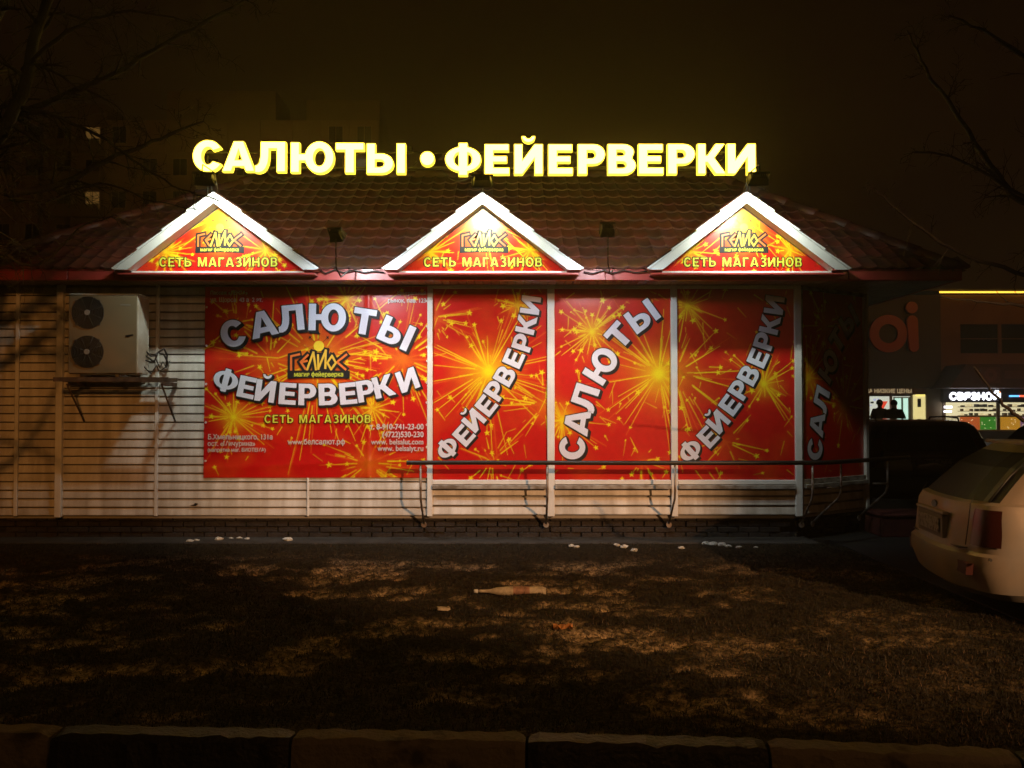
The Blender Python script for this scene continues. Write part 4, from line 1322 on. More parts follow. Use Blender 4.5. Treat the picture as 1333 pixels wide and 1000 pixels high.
lumps = [(247, 706, .035, 'near the left apron edge below the air conditioner'), (256, 705, .03, ''), (284, 704, .045, ''), (301, 702, .022, ''), (311, 702, .03, ''), (322, 703, .028, ''), (375, 705, .05, ''), (112, 691, .02, ''),
         (744, 712, .03, ''), (751, 714, .03, ''), (803, 711, .03, ''), (812, 714, .035, ''), (826, 716, .035, ''), (887, 716, .03, ''), (919, 709, .035, ''), (928, 710, .04, ''), (940, 711, .045, ''), (948, 712, .03, ''), (962, 713, .03, ''), (984, 713, .022, '')]
seen_l = {0: 'white lump of litter at the left end of the row below the banner corner', 2: 'larger white lump beside two small ones left of the banner', 6: 'lone white lump of litter on the grass edge under the banner middle', 7: 'tiny white scrap under the left siding corner'}
for i, (px, py, r, _) in enumerate(lumps):
    if px < 400: g_, lab = 'white lumps of litter below the banner', 'small white lump of litter on the dark grass edge below the banner'
    elif px < 870: g_, lab = 'white lumps of litter below the middle posters', 'small white lump of litter in the grass below the middle poster'
    else: g_, lab = 'white lumps of litter below the corner poster', 'small white lump of litter in the grass below the right front poster'
    o = lump(gpt(px, py), r, i).build('litter', lit_w, None, label=seen_l.get(i, lab), cat='litter', group=g_)
# flattened bottle, carton scrap, orange wrapper
q = gpt(668, 774)
bo = MB()
prof = [(-.30, .012), (-.27, .014), (-.265, .012), (-.20, .016), (-.13, .034), (-.05, .040), (.10, .040), (.25, .039), (.28, .030)]
v = []; n = 12
for xx, rr_ in prof:
    for k in range(n): v.append((q.x + xx, q.y + rr_ * math.cos(2 * math.pi * k / n), q.z + .035 + rr_ * math.sin(2 * math.pi * k / n)))
bo.add(v, [(i * n + k, i * n + (k + 1) % n, (i + 1) * n + (k + 1) % n, (i + 1) * n + k) for i in range(len(prof) - 1) for k in range(n)] + [tuple(range(n))[::-1], tuple((len(prof) - 1) * n + k for k in range(n))], 0, True)
bt = thing('bottle', 'pale empty plastic bottle lying on the grass below the first window poster', 'bottle', (q.x, q.y, q.z))
bo.build('bottle_body', lit_t, bt, world=True)
mb = MB(); mb.tube([(q.x + .0, q.y, q.z + .035), (q.x + .14, q.y, q.z + .035)], .0412, 14, cap=False); mb.build('bottle_label', mat('faded_label', (.30, .16, .10), rough=.7, var=.5, vscale=30), bt, world=True)
mb = MB(); mb.tube([(q.x - .335, q.y, q.z + .035), (q.x - .301, q.y, q.z + .035)], .016, 10); mb.build('cap', lit_w, bt, world=True)
q = gpt(575, 800)
mb = MB(); Mx = Matrix.Translation(q + Vector((0, 0, .02))) @ Matrix.Rotation(.3, 4, 'Z') @ Matrix.Rotation(.12, 4, 'Y')
mb.bbox(-.04, .04, -.028, .028, 0, .022, .003, M=Mx); mb.prism([(.04, .0), (.062, .012), (.058, .03), (.04, .022)], -.026, .026, 'xz', M=Mx)
mb.build('carton', lit_t, None, label='small crushed pale carton in the lawn left of the bottle', cat='carton')
q = gpt(733, 819)
mb = MB(); v = []
for j in range(4):
    for k in range(6): v.append((q.x - .07 + k * .028, q.y - .04 + j * .025, q.z + .02 + .018 * math.sin(k * 1.9 + j * 2.3)))
mb.add(v + [(a_, b_, c_ - .004) for a_, b_, c_ in v], [(j * 6 + k, j * 6 + k + 1, j * 6 + k + 7, j * 6 + k + 6) for j in range(3) for k in range(5)] + [(24 + j * 6 + k, 24 + j * 6 + k + 6, 24 + j * 6 + k + 7, 24 + j * 6 + k + 1) for j in range(3) for k in range(5)])
mb.build('wrapper', lit_o, None, label='crumpled orange brown wrapper on the lawn below the middle poster', cat='wrapper')

# ================================================================== CARS
tyre_m = mat('tyre_rubber', (0.015, 0.015, 0.015), rough=0.8)
rim_m = mat('wheel_rim', (0.25, 0.25, 0.26), rough=0.35, metal=0.8)
black_trim = mat('black_trim', (0.012, 0.012, 0.012), rough=0.5)
car_glass = mat('car_glass', (0.008, 0.008, 0.009), rough=0.5, spec=.15)
tail_m = mat('tail_lamp_lens', (0.055, 0.014, 0.010), rough=0.3, coat=0.3)
plate_m = mat('plate_white', (0.20, 0.20, 0.19), rough=0.5, var=.8, vscale=34, dirt=(.03, .03, .03))
def outline(xr, xf, hw, rr, n_side=12, rf=None, bow=.10):
    """closed plan outline, rear end first: fixed point count per segment"""
    rf = rf or rr; pts = []
    nr, nc = 8, 6
    for i in range(nr): t = i / nr; y = (hw - rr) * (1 - 2 * t); pts.append((xr - bow * (1 - (y / hw) ** 2), y))            # rear, left (+y) to right
    for i in range(nc): a = math.pi + math.pi / 2 * i / nc; pts.append((xr + rr + rr * math.cos(a), -(hw - rr) + rr * math.sin(a)))
    for i in range(n_side): t = i / n_side; x = xr + rr + (xf - rf - xr - rr) * t; pts.append((x, -hw))
    for i in range(nc): a = -math.pi / 2 + math.pi / 2 * i / nc; pts.append((xf - rf + rf * math.cos(a), -(hw - rf) + rf * math.sin(a)))
    for i in range(nr): t = i / nr; y = -(hw - rf) * (1 - 2 * t); pts.append((xf + bow * (1 - (y / hw) ** 2), y))
    for i in range(nc): a = math.pi / 2 * i / nc; pts.append((xf - rf + rf * math.cos(a), hw - rf + rf * math.sin(a)))
    for i in range(n_side): t = i / n_side; x = xf - rf - (xf - rf - xr - rr) * t; pts.append((x, hw))
    for i in range(nc): a = math.pi / 2 + math.pi / 2 * i / nc; pts.append((xr + rr + rr * math.cos(a), hw - rr + rr * math.sin(a)))
    return pts
def make_car(name, label, cat, loc, rot, paint, L=4.35, W=1.80, H=1.47, kind='hatch', extras=True, lit_tail=False, tail=None):
    t = thing(name, label, cat, loc, rot)
    hw = W / 2
    # rows: z, rear x, front x, half width, corner radius
    if kind == 'hatch':
        R_ = [(.20, .16, L - .16, hw * .90, .20), (.26, .06, L - .08, hw * .97, .24), (.42, .0, L - .02, hw * .995, .28), (.56, .0, L, hw, .30), (.585, .035, L - .01, hw, .28), (.74, .055, L - .06, hw * 1.0, .26),
              (.90, .07, L - .25, hw * .975, .24), (.965, .10, L - .45, hw * .95, .22), (.985, .14, L - 1.15, hw * .92, .22),
              (1.10, .24, L - 1.40, hw * .87, .22), (1.25, .38, L - 1.68, hw * .80, .22), (1.37, .55, L - 1.95, hw * .73, .24), (1.43, .64, L - 2.15, hw * .67, .26), (1.455, .85, L - 2.4, hw * .52, .24), (1.47, 1.2, L - 2.7, hw * .3, .2)]
    else:
        R_ = [(.24, .14, L - .14, hw * .92, .18), (.32, .05, L - .06, hw * .98, .2), (.50, .0, L, hw, .22), (.70, .0, L, hw, .22), (.90, .03, L - .04, hw * .99, .2), (1.0, .05, L - .2, hw * .97, .2),
              (1.02, .07, L - 1.15, hw * .95, .2), (1.15, .12, L - 1.35, hw * .92, .2), (1.30, .20, L - 1.6, hw * .88, .2), (1.40, .30, L - 1.85, hw * .83, .2), (1.46, .42, L - 2.0, hw * .76, .22), (1.48, .8, L - 2.3, hw * .6, .2), (1.49, 1.2, L - 2.6, hw * .35, .2)]
    k = H / R_[-1][0]
    rows = []
    for (z, xr, xf, w_, r_) in R_:
        rows.append([(x, y, z * (k if z > .5 else 1)) for x, y in outline(xr, xf, w_, min(r_, w_ - .02))])
    n = len(rows[0])
    nr, nc, ns = 8, 6, 12
    seg = lambda i: 'rear' if i < nr else 'rc' if i < nr + nc else 'right' if i < nr + nc + ns else 'fr' if i < nr + 2 * nc + ns else 'front' if i < 2 * nr + 2 * nc + ns else 'fl' if i < 2 * nr + 3 * nc + ns else 'left' if i < 2 * nr + 3 * nc + 2 * ns else 'lc'
    gi = next(i for i, r_ in enumerate(R_) if r_[2] < L - 1.0)       # first greenhouse row
    ge = next(i for i, r_ in enumerate(R_) if r_[1] > .5) if kind == 'hatch' else gi + 3
    body = MB(); gl = {'rear_window': MB(), 'windscreen': MB(), 'side_window': MB(), 'side_window2': MB(), 'corner': MB(), 'corner2': MB()}
    v = [p for r_ in rows for p in r_]
    bf = []
    for j in range(len(rows) - 1):
        for i in range(n):
            f = (j * n + i, j * n + (i + 1) % n, (j + 1) * n + (i + 1) % n, (j + 1) * n + i)
            s_ = seg(i); isg = gi <= j < ge
            if isg:
                if (s_ == 'rc' and i < nr + 3) or (s_ == 'lc' and i >= n - 3): gl['corner' if s_ == 'rc' else 'corner2'].add([v[q] for q in f], [(0, 1, 2, 3)], 0, True); continue
                if s_ == 'rear': gl['rear_window'].add([v[q] for q in f], [(0, 1, 2, 3)], 0, True); continue
                if s_ == 'front': gl['windscreen'].add([v[q] for q in f], [(0, 1, 2, 3)], 0, True); continue
                if s_ == 'right' and (i - nr - nc) not in (5,) and 1 <= (i - nr - nc) <= 10: gl['side_window'].add([v[q] for q in f], [(0, 1, 2, 3)], 0, True); continue
                if s_ == 'left' and (i - 2 * nr - 3 * nc - ns) not in (6,) and 1 <= (i - 2 * nr - 3 * nc - ns) <= 10: gl['side_window2'].add([v[q] for q in f], [(0, 1, 2, 3)], 0, True); continue
            bf.append(f)
    body.add(v, bf, 0, True)
    body.add(rows[-1], [tuple(range(n))], 0, True); body.add(rows[0], [tuple(range(n))[::-1]], 0)
    bo_ = body.build('body', paint, t)
    bo_.data.set_sharp_from_angle(angle=math.radians(24))
    for key, g in gl.items():
        if key[:6] == 'corner': g.build('window_trim', black_trim, t)
        else: g.build(key.replace('2', ''), car_glass, t)
    # wheels
    wr = .315
    for wx in (.78, L - .85):
        for s_ in (-1, 1):
            mb = MB(); y = s_ * (hw - .065)
            mb.ring((wx, y, wr), (0, 1, 0), .19, wr, .20, 26)
            wt_ = mb.build('wheel', tyre_m, t)
            mb = MB(); mb.ring((wx, y + s_ * .06, wr), (0, 1, 0), .165, .2, .06, 24); mb.disc((wx, y + s_ * .05, wr), (0, 1, 0), .05, .05, 12)
            for q in range(5):
                a = q * 2 * math.pi / 5
                mb.tube([(wx + .03 * math.cos(a), y + s_ * .055, wr + .03 * math.sin(a)), (wx + .18 * math.cos(a), y + s_ * .065, wr + .18 * math.sin(a))], .022, 5)
            o = mb.build('rim', rim_m, t)
            o.parent = wt_; o.location = Vector(o.location) - Vector(wt_.location)
            mb = MB(); mb.disc((wx, s_ * (hw - .038), wr + .03), (0, 1, 0), wr + .055, .09, 30); mb.build('wheel_arch', black_trim, t)
    # tail lamps, plate, bumper details
    ri = outline(.045, L, hw + .006, .27)
    for s_ in (-1, 1):
        mb = MB(); zz = [(.64, .74), (.74, .86), (.86, .93)] if kind == 'hatch' else [(.75, .9), (.9, 1.0), (1.0, 1.2)]
        zs_ = [z_[0] for z_ in zz] + [zz[-1][1]]
        idx = [nr + q for q in range(5)]
        P_ = []
        for jj, z_ in enumerate(zs_):
            g_ = lambda c_: float(np.interp(z_, [q[0] for q in R_], [q[c_] for q in R_]))
            rowo = outline(g_(1) - .010, g_(2), g_(3) + .010, g_(4) + .008)
            pts = [rowo[q] for q in idx]
            P_.append([(x, -y if s_ > 0 else y, z_ * k) for x, y in pts])
        vv = [p for r_ in P_ for p in r_]; m_ = len(idx)
        mb.add(vv, [(j * m_ + i, j * m_ + i + 1, (j + 1) * m_ + i + 1, (j + 1) * m_ + i) for j in range(len(P_) - 1) for i in range(m_ - 1)], 0, True)
        mb.build('tail_lamp', tail or tail_m, t)
        if extras:
            mb = MB()
            y0, y1 = s_ * (hw - .15), s_ * (hw - .50)
            mb.prism([(y0, .47), (y1, .47), (y1 * 1.12 if s_ else y1, .38), (y0 * .97, .38)], -.030, .02, 'yz'); mb.build('reflector', mat('reflector_red', (.05, .012, .01), rough=.5), t)
    mb = MB(); pz = .70 if kind == 'hatch' else .8
    mb.box(-.070, .03, -.32, .32, pz - .10, pz + .085); mb.build('plate_recess', mat('recess_dark', (.10, .095, .085), rough=.6), t)
    mb = MB(); mb.bbox(-.081, -.071, -.26, .26, pz - .065, pz + .05, .003)
    pl_ = mb.build('number_plate', plate_m, t)
    if extras:
        mb = MB(); n_ = 18
        mb.loops([[(.062 * math.cos(a * 2 * math.pi / n_), .030 * math.sin(a * 2 * math.pi / n_)) for a in range(n_)]], 0, .012, 0, M=Matrix.Translation((-.038, 0, pz + .145)) @ Matrix.Rotation(-math.pi / 2, 4, 'Z'))
        mb.build('badge', mat('badge_dark', (.03, .035, .05), rough=.3, coat=.5), t)
        mb = MB(); mb.bbox(.55, .80, -hw * .58, hw * .58, H - .045, H - .015, .01); mb.build('roof_spoiler', paint, t)
        mb = MB(); mb.tube([(.3, -.02, 1.12 * k), (.32, .3, 1.13 * k)], .008, 5); mb.build('wiper', black_trim, t)
        for s_ in (-1, 1):
            mb = MB(); mb.bbox(2.85, 3.02, s_ * (hw + .09) - .09, s_ * (hw + .09) + .09, .98, 1.12, .03); mb.build('mirror', paint, t)
            mb = MB()
            for xd in (1.35, 2.35, 3.2): mb.box(xd - .003, xd + .003, s_ * (hw * 1.0) - .002, s_ * hw * 1.0 + .004, .34, .90)
            mb.build('door_seam', black_trim, t)
            for xd in (1.5, 2.5):
                mb = MB(); mb.bbox(xd, xd + .16, s_ * (hw + .005) - .015, s_ * (hw + .005) + .015, .80, .825, .006); mb.build('door_handle', paint, t)
        mb = MB(); mb.box(-.040, .05, -.60, .60, .565, .572); mb.build('boot_seam', black_trim, t)
        for s_ in (-1, 1):
            mb = MB(); mb.tube([(.012, s_ * .60, .59), (.030, s_ * .61, .74), (.045, s_ * .62, .90), (.085, s_ * .60, .97)], .004, 4); mb.build('hatch_gap', black_trim, t)
        mb = MB(); mb.bbox(-.078, -.03, -.36, .36, pz + .088, pz + .112, .006); mb.build('grip_bar', paint, t)
        for s_ in (-1, 1):
            mb = MB(); mb.tube([(.15, s_ * .70, .99 * k), (.33, s_ * .62, 1.19 * k), (.545, s_ * .52, 1.36 * k)], .010, 5); mb.build('window_seal', black_trim, t)
        mb = MB(); mb.disc((.09, -hw * .985, .52), (0, 1, 0), .012, .02, 8) ; mb.build('sensor', black_trim, t)
    return t
wpaint = mat('white_car_paint', (0.22, 0.22, 0.21), rough=0.45, coat=0.2, var=0.22, vscale=2.5, dirt=(0.30, 0.25, 0.19))
bpaint = mat('black_car_paint', (0.008, 0.008, 0.009), rough=0.18, coat=0.8)
spaint = mat('pale_car_paint', (0.42, 0.36, 0.36), rough=0.3, coat=0.6)
Gz = -0.045
# white hatchback: its rear faces left, heading right
make_car('parked_car', 'dirty white hatchback parked at right with its dark rear window towards the kiosk', 'car', (3.55, 7.72, Gz), math.radians(-8), wpaint, H=1.38)
# black estate with roof rails beyond the corner
bc = make_car('parked_car', 'black estate car with roof rails parked behind the white hatchback', 'car', (6.30, 13.9, -.03), math.radians(82), bpaint, L=4.6, W=1.82, H=1.43, kind='wagon', extras=False, tail=mat('dull_tail_lens', (.06, .01, .008), rough=.6, spec=.2))
for s_ in (-1, 1):
    mb = MB(); mb.tube([(.7, s_ * .62, 1.38), (.78, s_ * .62, 1.46), (1.4, s_ * .63, 1.475), (2.2, s_ * .62, 1.46), (2.28, s_ * .62, 1.40)], .014, 6); mb.build('roof_rail', mat('rail_chrome', (.4, .4, .4), rough=.25, metal=.9), bc)
make_car('parked_car', 'pale car seen between the black estate and the white hatchback roof', 'car', (9.7, 17.6, -.03), math.radians(10), spaint, L=4.4, W=1.78, H=1.43, extras=False)

# ================================================================== PEOPLE
def person(loc, rot, label, jacket, trousers, hat):
    """standing figure seen from behind, one skinned body"""
    v = [(0, 0, .95), (0, .0, 1.15), (0, .01, 1.36), (0, .02, 1.48), (0, .0, 1.56), (0, -.01, 1.68), (0, -.01, 1.76),
         (.17, .01, 1.42), (.25, .03, 1.14), (.22, -.10, .95), (.20, -.16, .88), (-.17, .01, 1.42), (-.25, .03, 1.14), (-.22, -.10, .95), (-.20, -.16, .88),
         (.10, 0, .88), (.11, -.02, .50), (.12, .03, .09), (.13, -.13, .04), (-.10, 0, .88), (-.11, .0, .50), (-.12, .04, .09), (-.13, -.12, .04)]
    e = [(0, 1), (1, 2), (2, 3), (3, 4), (4, 5), (5, 6), (2, 7), (7, 8), (8, 9), (9, 10), (2, 11), (11, 12), (12, 13), (13, 14), (0, 15), (15, 16), (16, 17), (17, 18), (0, 19), (19, 20), (20, 21), (21, 22)]
    r = [.17, .17, .16, .07, .065, .105, .08, .085, .065, .05, .04, .085, .065, .05, .04, .105, .075, .05, .045, .105, .075, .05, .045]
    me = bpy.data.meshes.new('person'); me.from_pydata(v, e, [])
    o = bpy.data.objects.new('tmp', me); COL.objects.link(o)
    sk = o.modifiers.new('skin', 'SKIN'); sb = o.modifiers.new('sub', 'SUBSURF'); sb.levels = 2; sb.render_levels = 2
    for i, q in enumerate(me.skin_vertices[0].data):
        q.radius = (r[i] * (1.25 if i < 3 else 1), r[i] * (.85 if i < 3 else 1)); q.use_root = (i == 0)
    dg = bpy.context.evaluated_depsgraph_get(); dg.update()
    m2 = bpy.data.meshes.new_from_object(o.evaluated_get(dg)); bpy.data.objects.remove(o)
    for m_ in (jacket, trousers, mat('skin', (.45, .27, .2), rough=.6), black_trim): m2.materials.append(m_)
    for p in m2.polygons:
        z = p.center.z; x = abs(p.center.x)
        p.material_index = 3 if z < .1 else 2 if (z > 1.53 or (z < .93 and x > .18 and p.center.y < -.1)) else 0 if z > .80 else 1
        p.use_smooth = True
    for v_ in m2.vertices:
        k_ = 1.3 if .8 < v_.co.z < 1.52 else 1.08
        v_.co.x *= k_; v_.co.y *= k_
    t = thing('person', label, 'person', loc, rot)
    b = bpy.data.objects.new('body', m2); COL.objects.link(b); b.parent = t
    h = MB(); n, m_ = 12, 6; vv = []
    for j in range(m_ + 1):
        th = math.pi * .62 * j / m_
        for k2 in range(n):
            ph = 2 * math.pi * k2 / n
            vv.append((.118 * math.sin(th) * math.cos(ph), .01 + .128 * math.sin(th) * math.sin(ph), 1.69 + .135 * math.cos(th)))
    h.add(vv, [(j * n + k2, j * n + (k2 + 1) % n, (j + 1) * n + (k2 + 1) % n, (j + 1) * n + k2) for j in range(m_) for k2 in range(n)], 0, True)
    h.build('hat', hat, t)
    return t
jk = mat('dark_jacket', (.012, .012, .015), rough=.85); jk2 = mat('brown_jacket', (.03, .02, .014), rough=.85)
tr = mat('dark_trousers', (.012, .012, .014), rough=.9); hk = mat('dark_hat', (.01, .01, .01), rough=.9)
q = P(1140, 0, 34); person((q.x, 34, .06), .3, 'person in a dark coat standing at left before the lit shop door', jk, tr, hk)
q = P(1158.5, 0, 32.5); person((q.x, 32.5, .04), -.25, 'person in a broad dark jacket and hat standing at right before the lit shop door', jk2, tr, hk)

# ================================================================== SHOPS ACROSS THE CAR PARK
BY_ = 46.0
shop_wall = mat('shop_plaster', (0.36, 0.20, 0.12), rough=0.85, var=0.25, vscale=.6, bump=.2, bscale=8)
shop_dark = mat('shop_dark_cladding', (0.025, 0.024, 0.028), rough=0.5)
shop_tan = mat('shop_tan_pier', (0.42, 0.31, 0.18), rough=0.8, var=.2, vscale=1)
sh = thing('shop_building', 'two storey shop building with an amber roof edge light and a dark clad left wing', 'building', (P(1240, 0, BY_).x, BY_, -.03))
def bx(name, m, px0, px1, py0, py1, Y, depth=.2, parent=sh, bev=0.0, mi=None):
    a, b = P(px0, py1, Y), P(px1, py0, Y)
    mb = MB()
    if bev: mb.bbox(a.x, b.x, Y, Y + depth, a.z, b.z, bev)
    else: mb.box(a.x, b.x, Y, Y + depth, a.z, b.z)
    return mb.build(name, m, parent, world=True)
# upper right wall with window openings, built round the holes
bx('wall', shop_wall, 1224, 1640, 384, 422, BY_, .4); bx('wall', shop_wall, 1224, 1250, 422.05, 460, BY_, .4)
bx('wall', shop_wall, 1352, 1380, 422.05, 460, BY_, .4); bx('wall', shop_wall, 1500, 1640, 422.05, 460, BY_, .4)
bx('wall', shop_wall, 1224, 1640, 460.05, 505, BY_, .4); bx('base_wall', shop_dark, 1204, 1640, 561, 573.5, BY_, .4)
bx('wall_pier', shop_tan, 1206.5, 1226, 505.5, 573, BY_ - .02, .5)
bx('back_wall', shop_dark, 900, 1640, 380, 573, BY_ + 6, .3)
bx('flat_roof', shop_dark, 900, 1640, 376, 379, BY_ + .1, 6)
bx('roof_edge_light', emit('amber_strip', (1.0, .50, .05), 2.6), 1223.5, 1640, 379.2, 381.4, BY_ - .08, .06)
for a, b in ((1250, 1352), (1380, 1500)):
    bx('window_frame', shop_wall, a, b, 440.5, 441.6, BY_ + .12, .05); bx('window_frame', shop_wall, (a + b) / 2 - 1.2, (a + b) / 2 + 2.4, 422.2, 459.8, BY_ + .10, .08)
    bx('window_pane', glass('dark_pane', (.01, .01, .012), .1), a, b, 422.2, 459.9, BY_ + .18, .02)
# dark clad wing with big red letters
bx('cladding', shop_dark, 1000, 1224, 384, 505, BY_ - .3, .28)
for k in range(5):
    a = 1224 - (k + 1) * 44
    bx('cladding_panel', shop_dark, a + .25, a + 43.75, 386, 504.5, BY_ - .34, .035)
redl = mat('red_sign_face', (0.55, 0.022, 0.014), rough=0.4)
rs = thing('wall_sign', 'big unlit red round letters o and i on the dark shop wall', 'sign', tuple(P(1155, 435, BY_ - .5)))
def dring(px, py, r0, r1, Y):
    c = P(px, py, Y); k = Y / FPX
    mb = MB(); mb.ring((c.x, Y, c.z), (0, 1, 0), r0 * k, r1 * k, .12, 40); return mb
def rletter(mb): mb.build('letter', redl, rs, world=True)
rletter(dring(1156, 434.5, 12.5, 24.5, BY_ - .45))
c = P(1186.5, 400.5, BY_ - .45); mb = MB(); mb.disc(c, (0, 1, 0), 7.6 * BY_ / FPX, .12, 24); mb.build('letter_dot', redl, rs, world=True)
mb = MB(); c0_ = P(1187, 418, BY_ - .47); c1_ = P(1189, 452, BY_ - .47); rr_ = 7.0 * BY_ / FPX
mb.loops([[(c0_.x + rr_ * math.cos(a), c0_.z + rr_ * math.sin(a)) for a in [math.pi * k / 10 for k in range(11)]] + [(c1_.x + rr_ * .9 * math.cos(a), c1_.z + rr_ * .9 * math.sin(a)) for a in [math.pi + math.pi * k / 10 for k in range(11)]]], BY_ - .55, BY_ - .39, 0)
rletter(mb)
# lit left storefront
lit_w1 = emit('shop_interior_light', (.78, .82, .68), .8)
bx('shopfront_interior', lit_w1, 1090, 1206.4, 514.5, 573, BY_ + 1.5, .05)
hd = thing('shop_header', 'beige lettered header board above the lit shop door', 'sign', tuple(P(1170, 509, BY_ - .15)))
bx('board', mat('maroon_board', (.16, .035, .02), rough=.6), 1085, 1190, 504.6, 513.8, BY_ - .2, .1, hd)
mb = MB(); c = P(1129, 511.6, BY_ - .22)
text_mb(mb, 'НА НИЗКИЕ ЦЕНЫ', c.x - .1, c.z, .27, c.y, 0, bold=.012, xs=.95)
mb.build('lettering', emit('header_letters', (.62, .46, .24), .5), hd, world=True)
for px in (1131, 1160.5, 1187.5, 1206): bx('shopfront_mullion', mat('shop_alu', (.5, .5, .45), rough=.5), px - 1.0, px + 1.0, 514.2, 573, BY_, .12)
bx('shopfront_transom', mat('shop_alu', (.5, .5, .45), rough=.5), 1091, 1206, 513.9, 516, BY_ - .004, .12)
dr = bx('door', mat('door_frame', (.55, .6, .55), rough=.4), 1164, 1186, 517, 573, BY_ + .02, .06)
for a, b in ((1165.5, 1173), (1176.5, 1182)):
    q = bx('door_pane', emit('cool_light_pane', (.62, .95, .78), 1.1), a, b, 518.5, 571, BY_ - .0, .015, dr)
tri = thing('sale_poster', 'red triangular poster in the lit shopfront between the two people', 'poster', tuple(P(1149, 527, BY_ + .3)))
mb = MB(); a, b, c = P(1143, 522.5, BY_ + .3), P(1155.5, 522.5, BY_ + .3), P(1148.5, 534.5, BY_ + .3)
mb.prism([(a.x, a.z), (c.x, c.z), (b.x, b.z)], BY_ + .28, BY_ + .30, 'xz'); mb.build('sheet', emit('lit_red_poster', (.85, .07, .03), .95), tri, world=True)
bx('poster_strip', emit('lit_pink_poster', (.7, .18, .14), .5), 1163, 1167.5, 522.8, 535, BY_ - .03, .01, thing('shop_poster', 'small pink red poster stuck beside the shop door', 'poster', tuple(P(1165, 527, BY_ - .03))))
yp = thing('shop_poster', 'bright yellow lit poster panel right of the shop door', 'poster', tuple(P(1198, 530, BY_ - .03)))
bx('sheet', emit('lit_yellow_poster', (.95, .80, .32), .95), 1189.5, 1204.5, 513.9, 572, BY_ - .05, .02, yp)
bx('picture', mat('poster_picture', (.25, .19, .10), rough=.6), 1194.5, 1199, 519, 530, BY_ - .075, .02, yp)
bx('top_band', emit('lit_yellow_band', (1.0, .85, .2), 1.3), 1192.5, 1204.3, 512.2, 515.6, BY_ - .08, .02, yp)
bx('signboard', shop_wall, 1190, 1206, 504.6, 513.6, BY_ - .1, .1)
rg = random.Random(9)
for k in range(9):       # goods on shelves seen through the left pane
    a = 1131.5 + rg.random() * 26; b_ = 517 + rg.random() * 20
    bx('shelf_item', [mat('goods_dark', (.05, .05, .07), rough=.5), emit('goods_blue_white', (.6, .65, .9), .7), mat('goods_grey', (.3, .3, .3), rough=.5)][k % 3], a, a + rg.uniform(1.5, 4), b_, b_ + rg.uniform(1, 3), BY_ + 1.2, .1)

# phone shop with glowing letters, canopy above it
AY = BY_ - 2.2
cn = thing('shop_canopy', 'dark maroon canopy sign with a faint square ring emblem above the glowing shop letters', 'canopy', tuple(P(1290, 505, AY)))
mar = mat('maroon_canopy', (.085, .028, .022), rough=.6)
a = P(1236, 505, AY); b = P(1258, 474, AY); c = P(1640, 474, AY); d = P(1640, 505, AY)
mb = MB(); mb.prism([(a.x, a.z), (d.x, d.z), (c.x, c.z), (b.x, b.z)], AY, AY + 2.1, 'xz'); mb.build('fascia', mar, cn, world=True)
e0, e1 = P(1277, 499, AY - .03), P(1302, 478, AY - .03)
mb = MB(); mb.box(e0.x, e1.x, AY - .04, AY - .002, e0.z, e1.z); em = mb.build('emblem_panel', mat('emblem_panel', (.16, .055, .04), rough=.6), cn, world=True)
mb = MB(); mb.ring(((e0.x + e1.x) / 2, AY - .06, (e0.z + e1.z) / 2), (0, 1, 0), .12, .30, .03, 28); mb.build('emblem_ring', mat('emblem_ring', (.26, .09, .06), rough=.6), em, world=True)
mb = MB(); c = P(1308, 493, AY - .01); text_mb(mb, 'ТЦ  МАГАЗИН', c.x, c.z, .5, AY - .01, 0) if False else mb.box(c.x, c.x + 6, AY - .03, AY - .002, c.z, c.z + .38)
mb.build('side_panel', mat('emblem_panel', (.16, .055, .04), rough=.6), cn, world=True)
ps = thing('glowing_sign', 'overexposed white glowing letters on the dark shop band with a blue and red strip', 'sign', tuple(P(1290, 516, BY_ - .4)))
bx('board', mat('navy_board', (.02, .018, .03), rough=.5), 1228, 1640, 505.4, 523.6, BY_ - .3, .28, ps)
glow_w = emit('cool_white_letters', (.92, .93, 1.0), 4.5)
mb = MB(); c = P(1236, 520.3, BY_ - .34)
text_mb(mb, 'СВЯЗНОЙ', c.x, c.z, .46, c.y, 0, bold=.034, xs=1.13)
tt = mb.build('lettering', glow_w, ps, world=True)
mb = MB(); c = P(1301, 511, BY_ - .35); mb.disc(c, (0, 1, 0), .05, .02, 10); mb.build('spark', emit('orange_spark', (1., .25, .05), 3), ps, world=True)
for (p0, p1, y0, y1, m) in ((1314, 1327, 514.6, 516.8, emit('blue_strip', (.12, .45, 1.), 2.4)), (1327.2, 1352, 514.6, 516.8, emit('red_strip', (1., .12, .05), 2.4)),
                            (1229.3, 1239.5, 528.6, 531.4, glow_w), (1229, 1239, 534.6, 537, glow_w)):
    bx('light_strip', m, p0, p1, y0, y1, BY_ - .36, .03, ps)
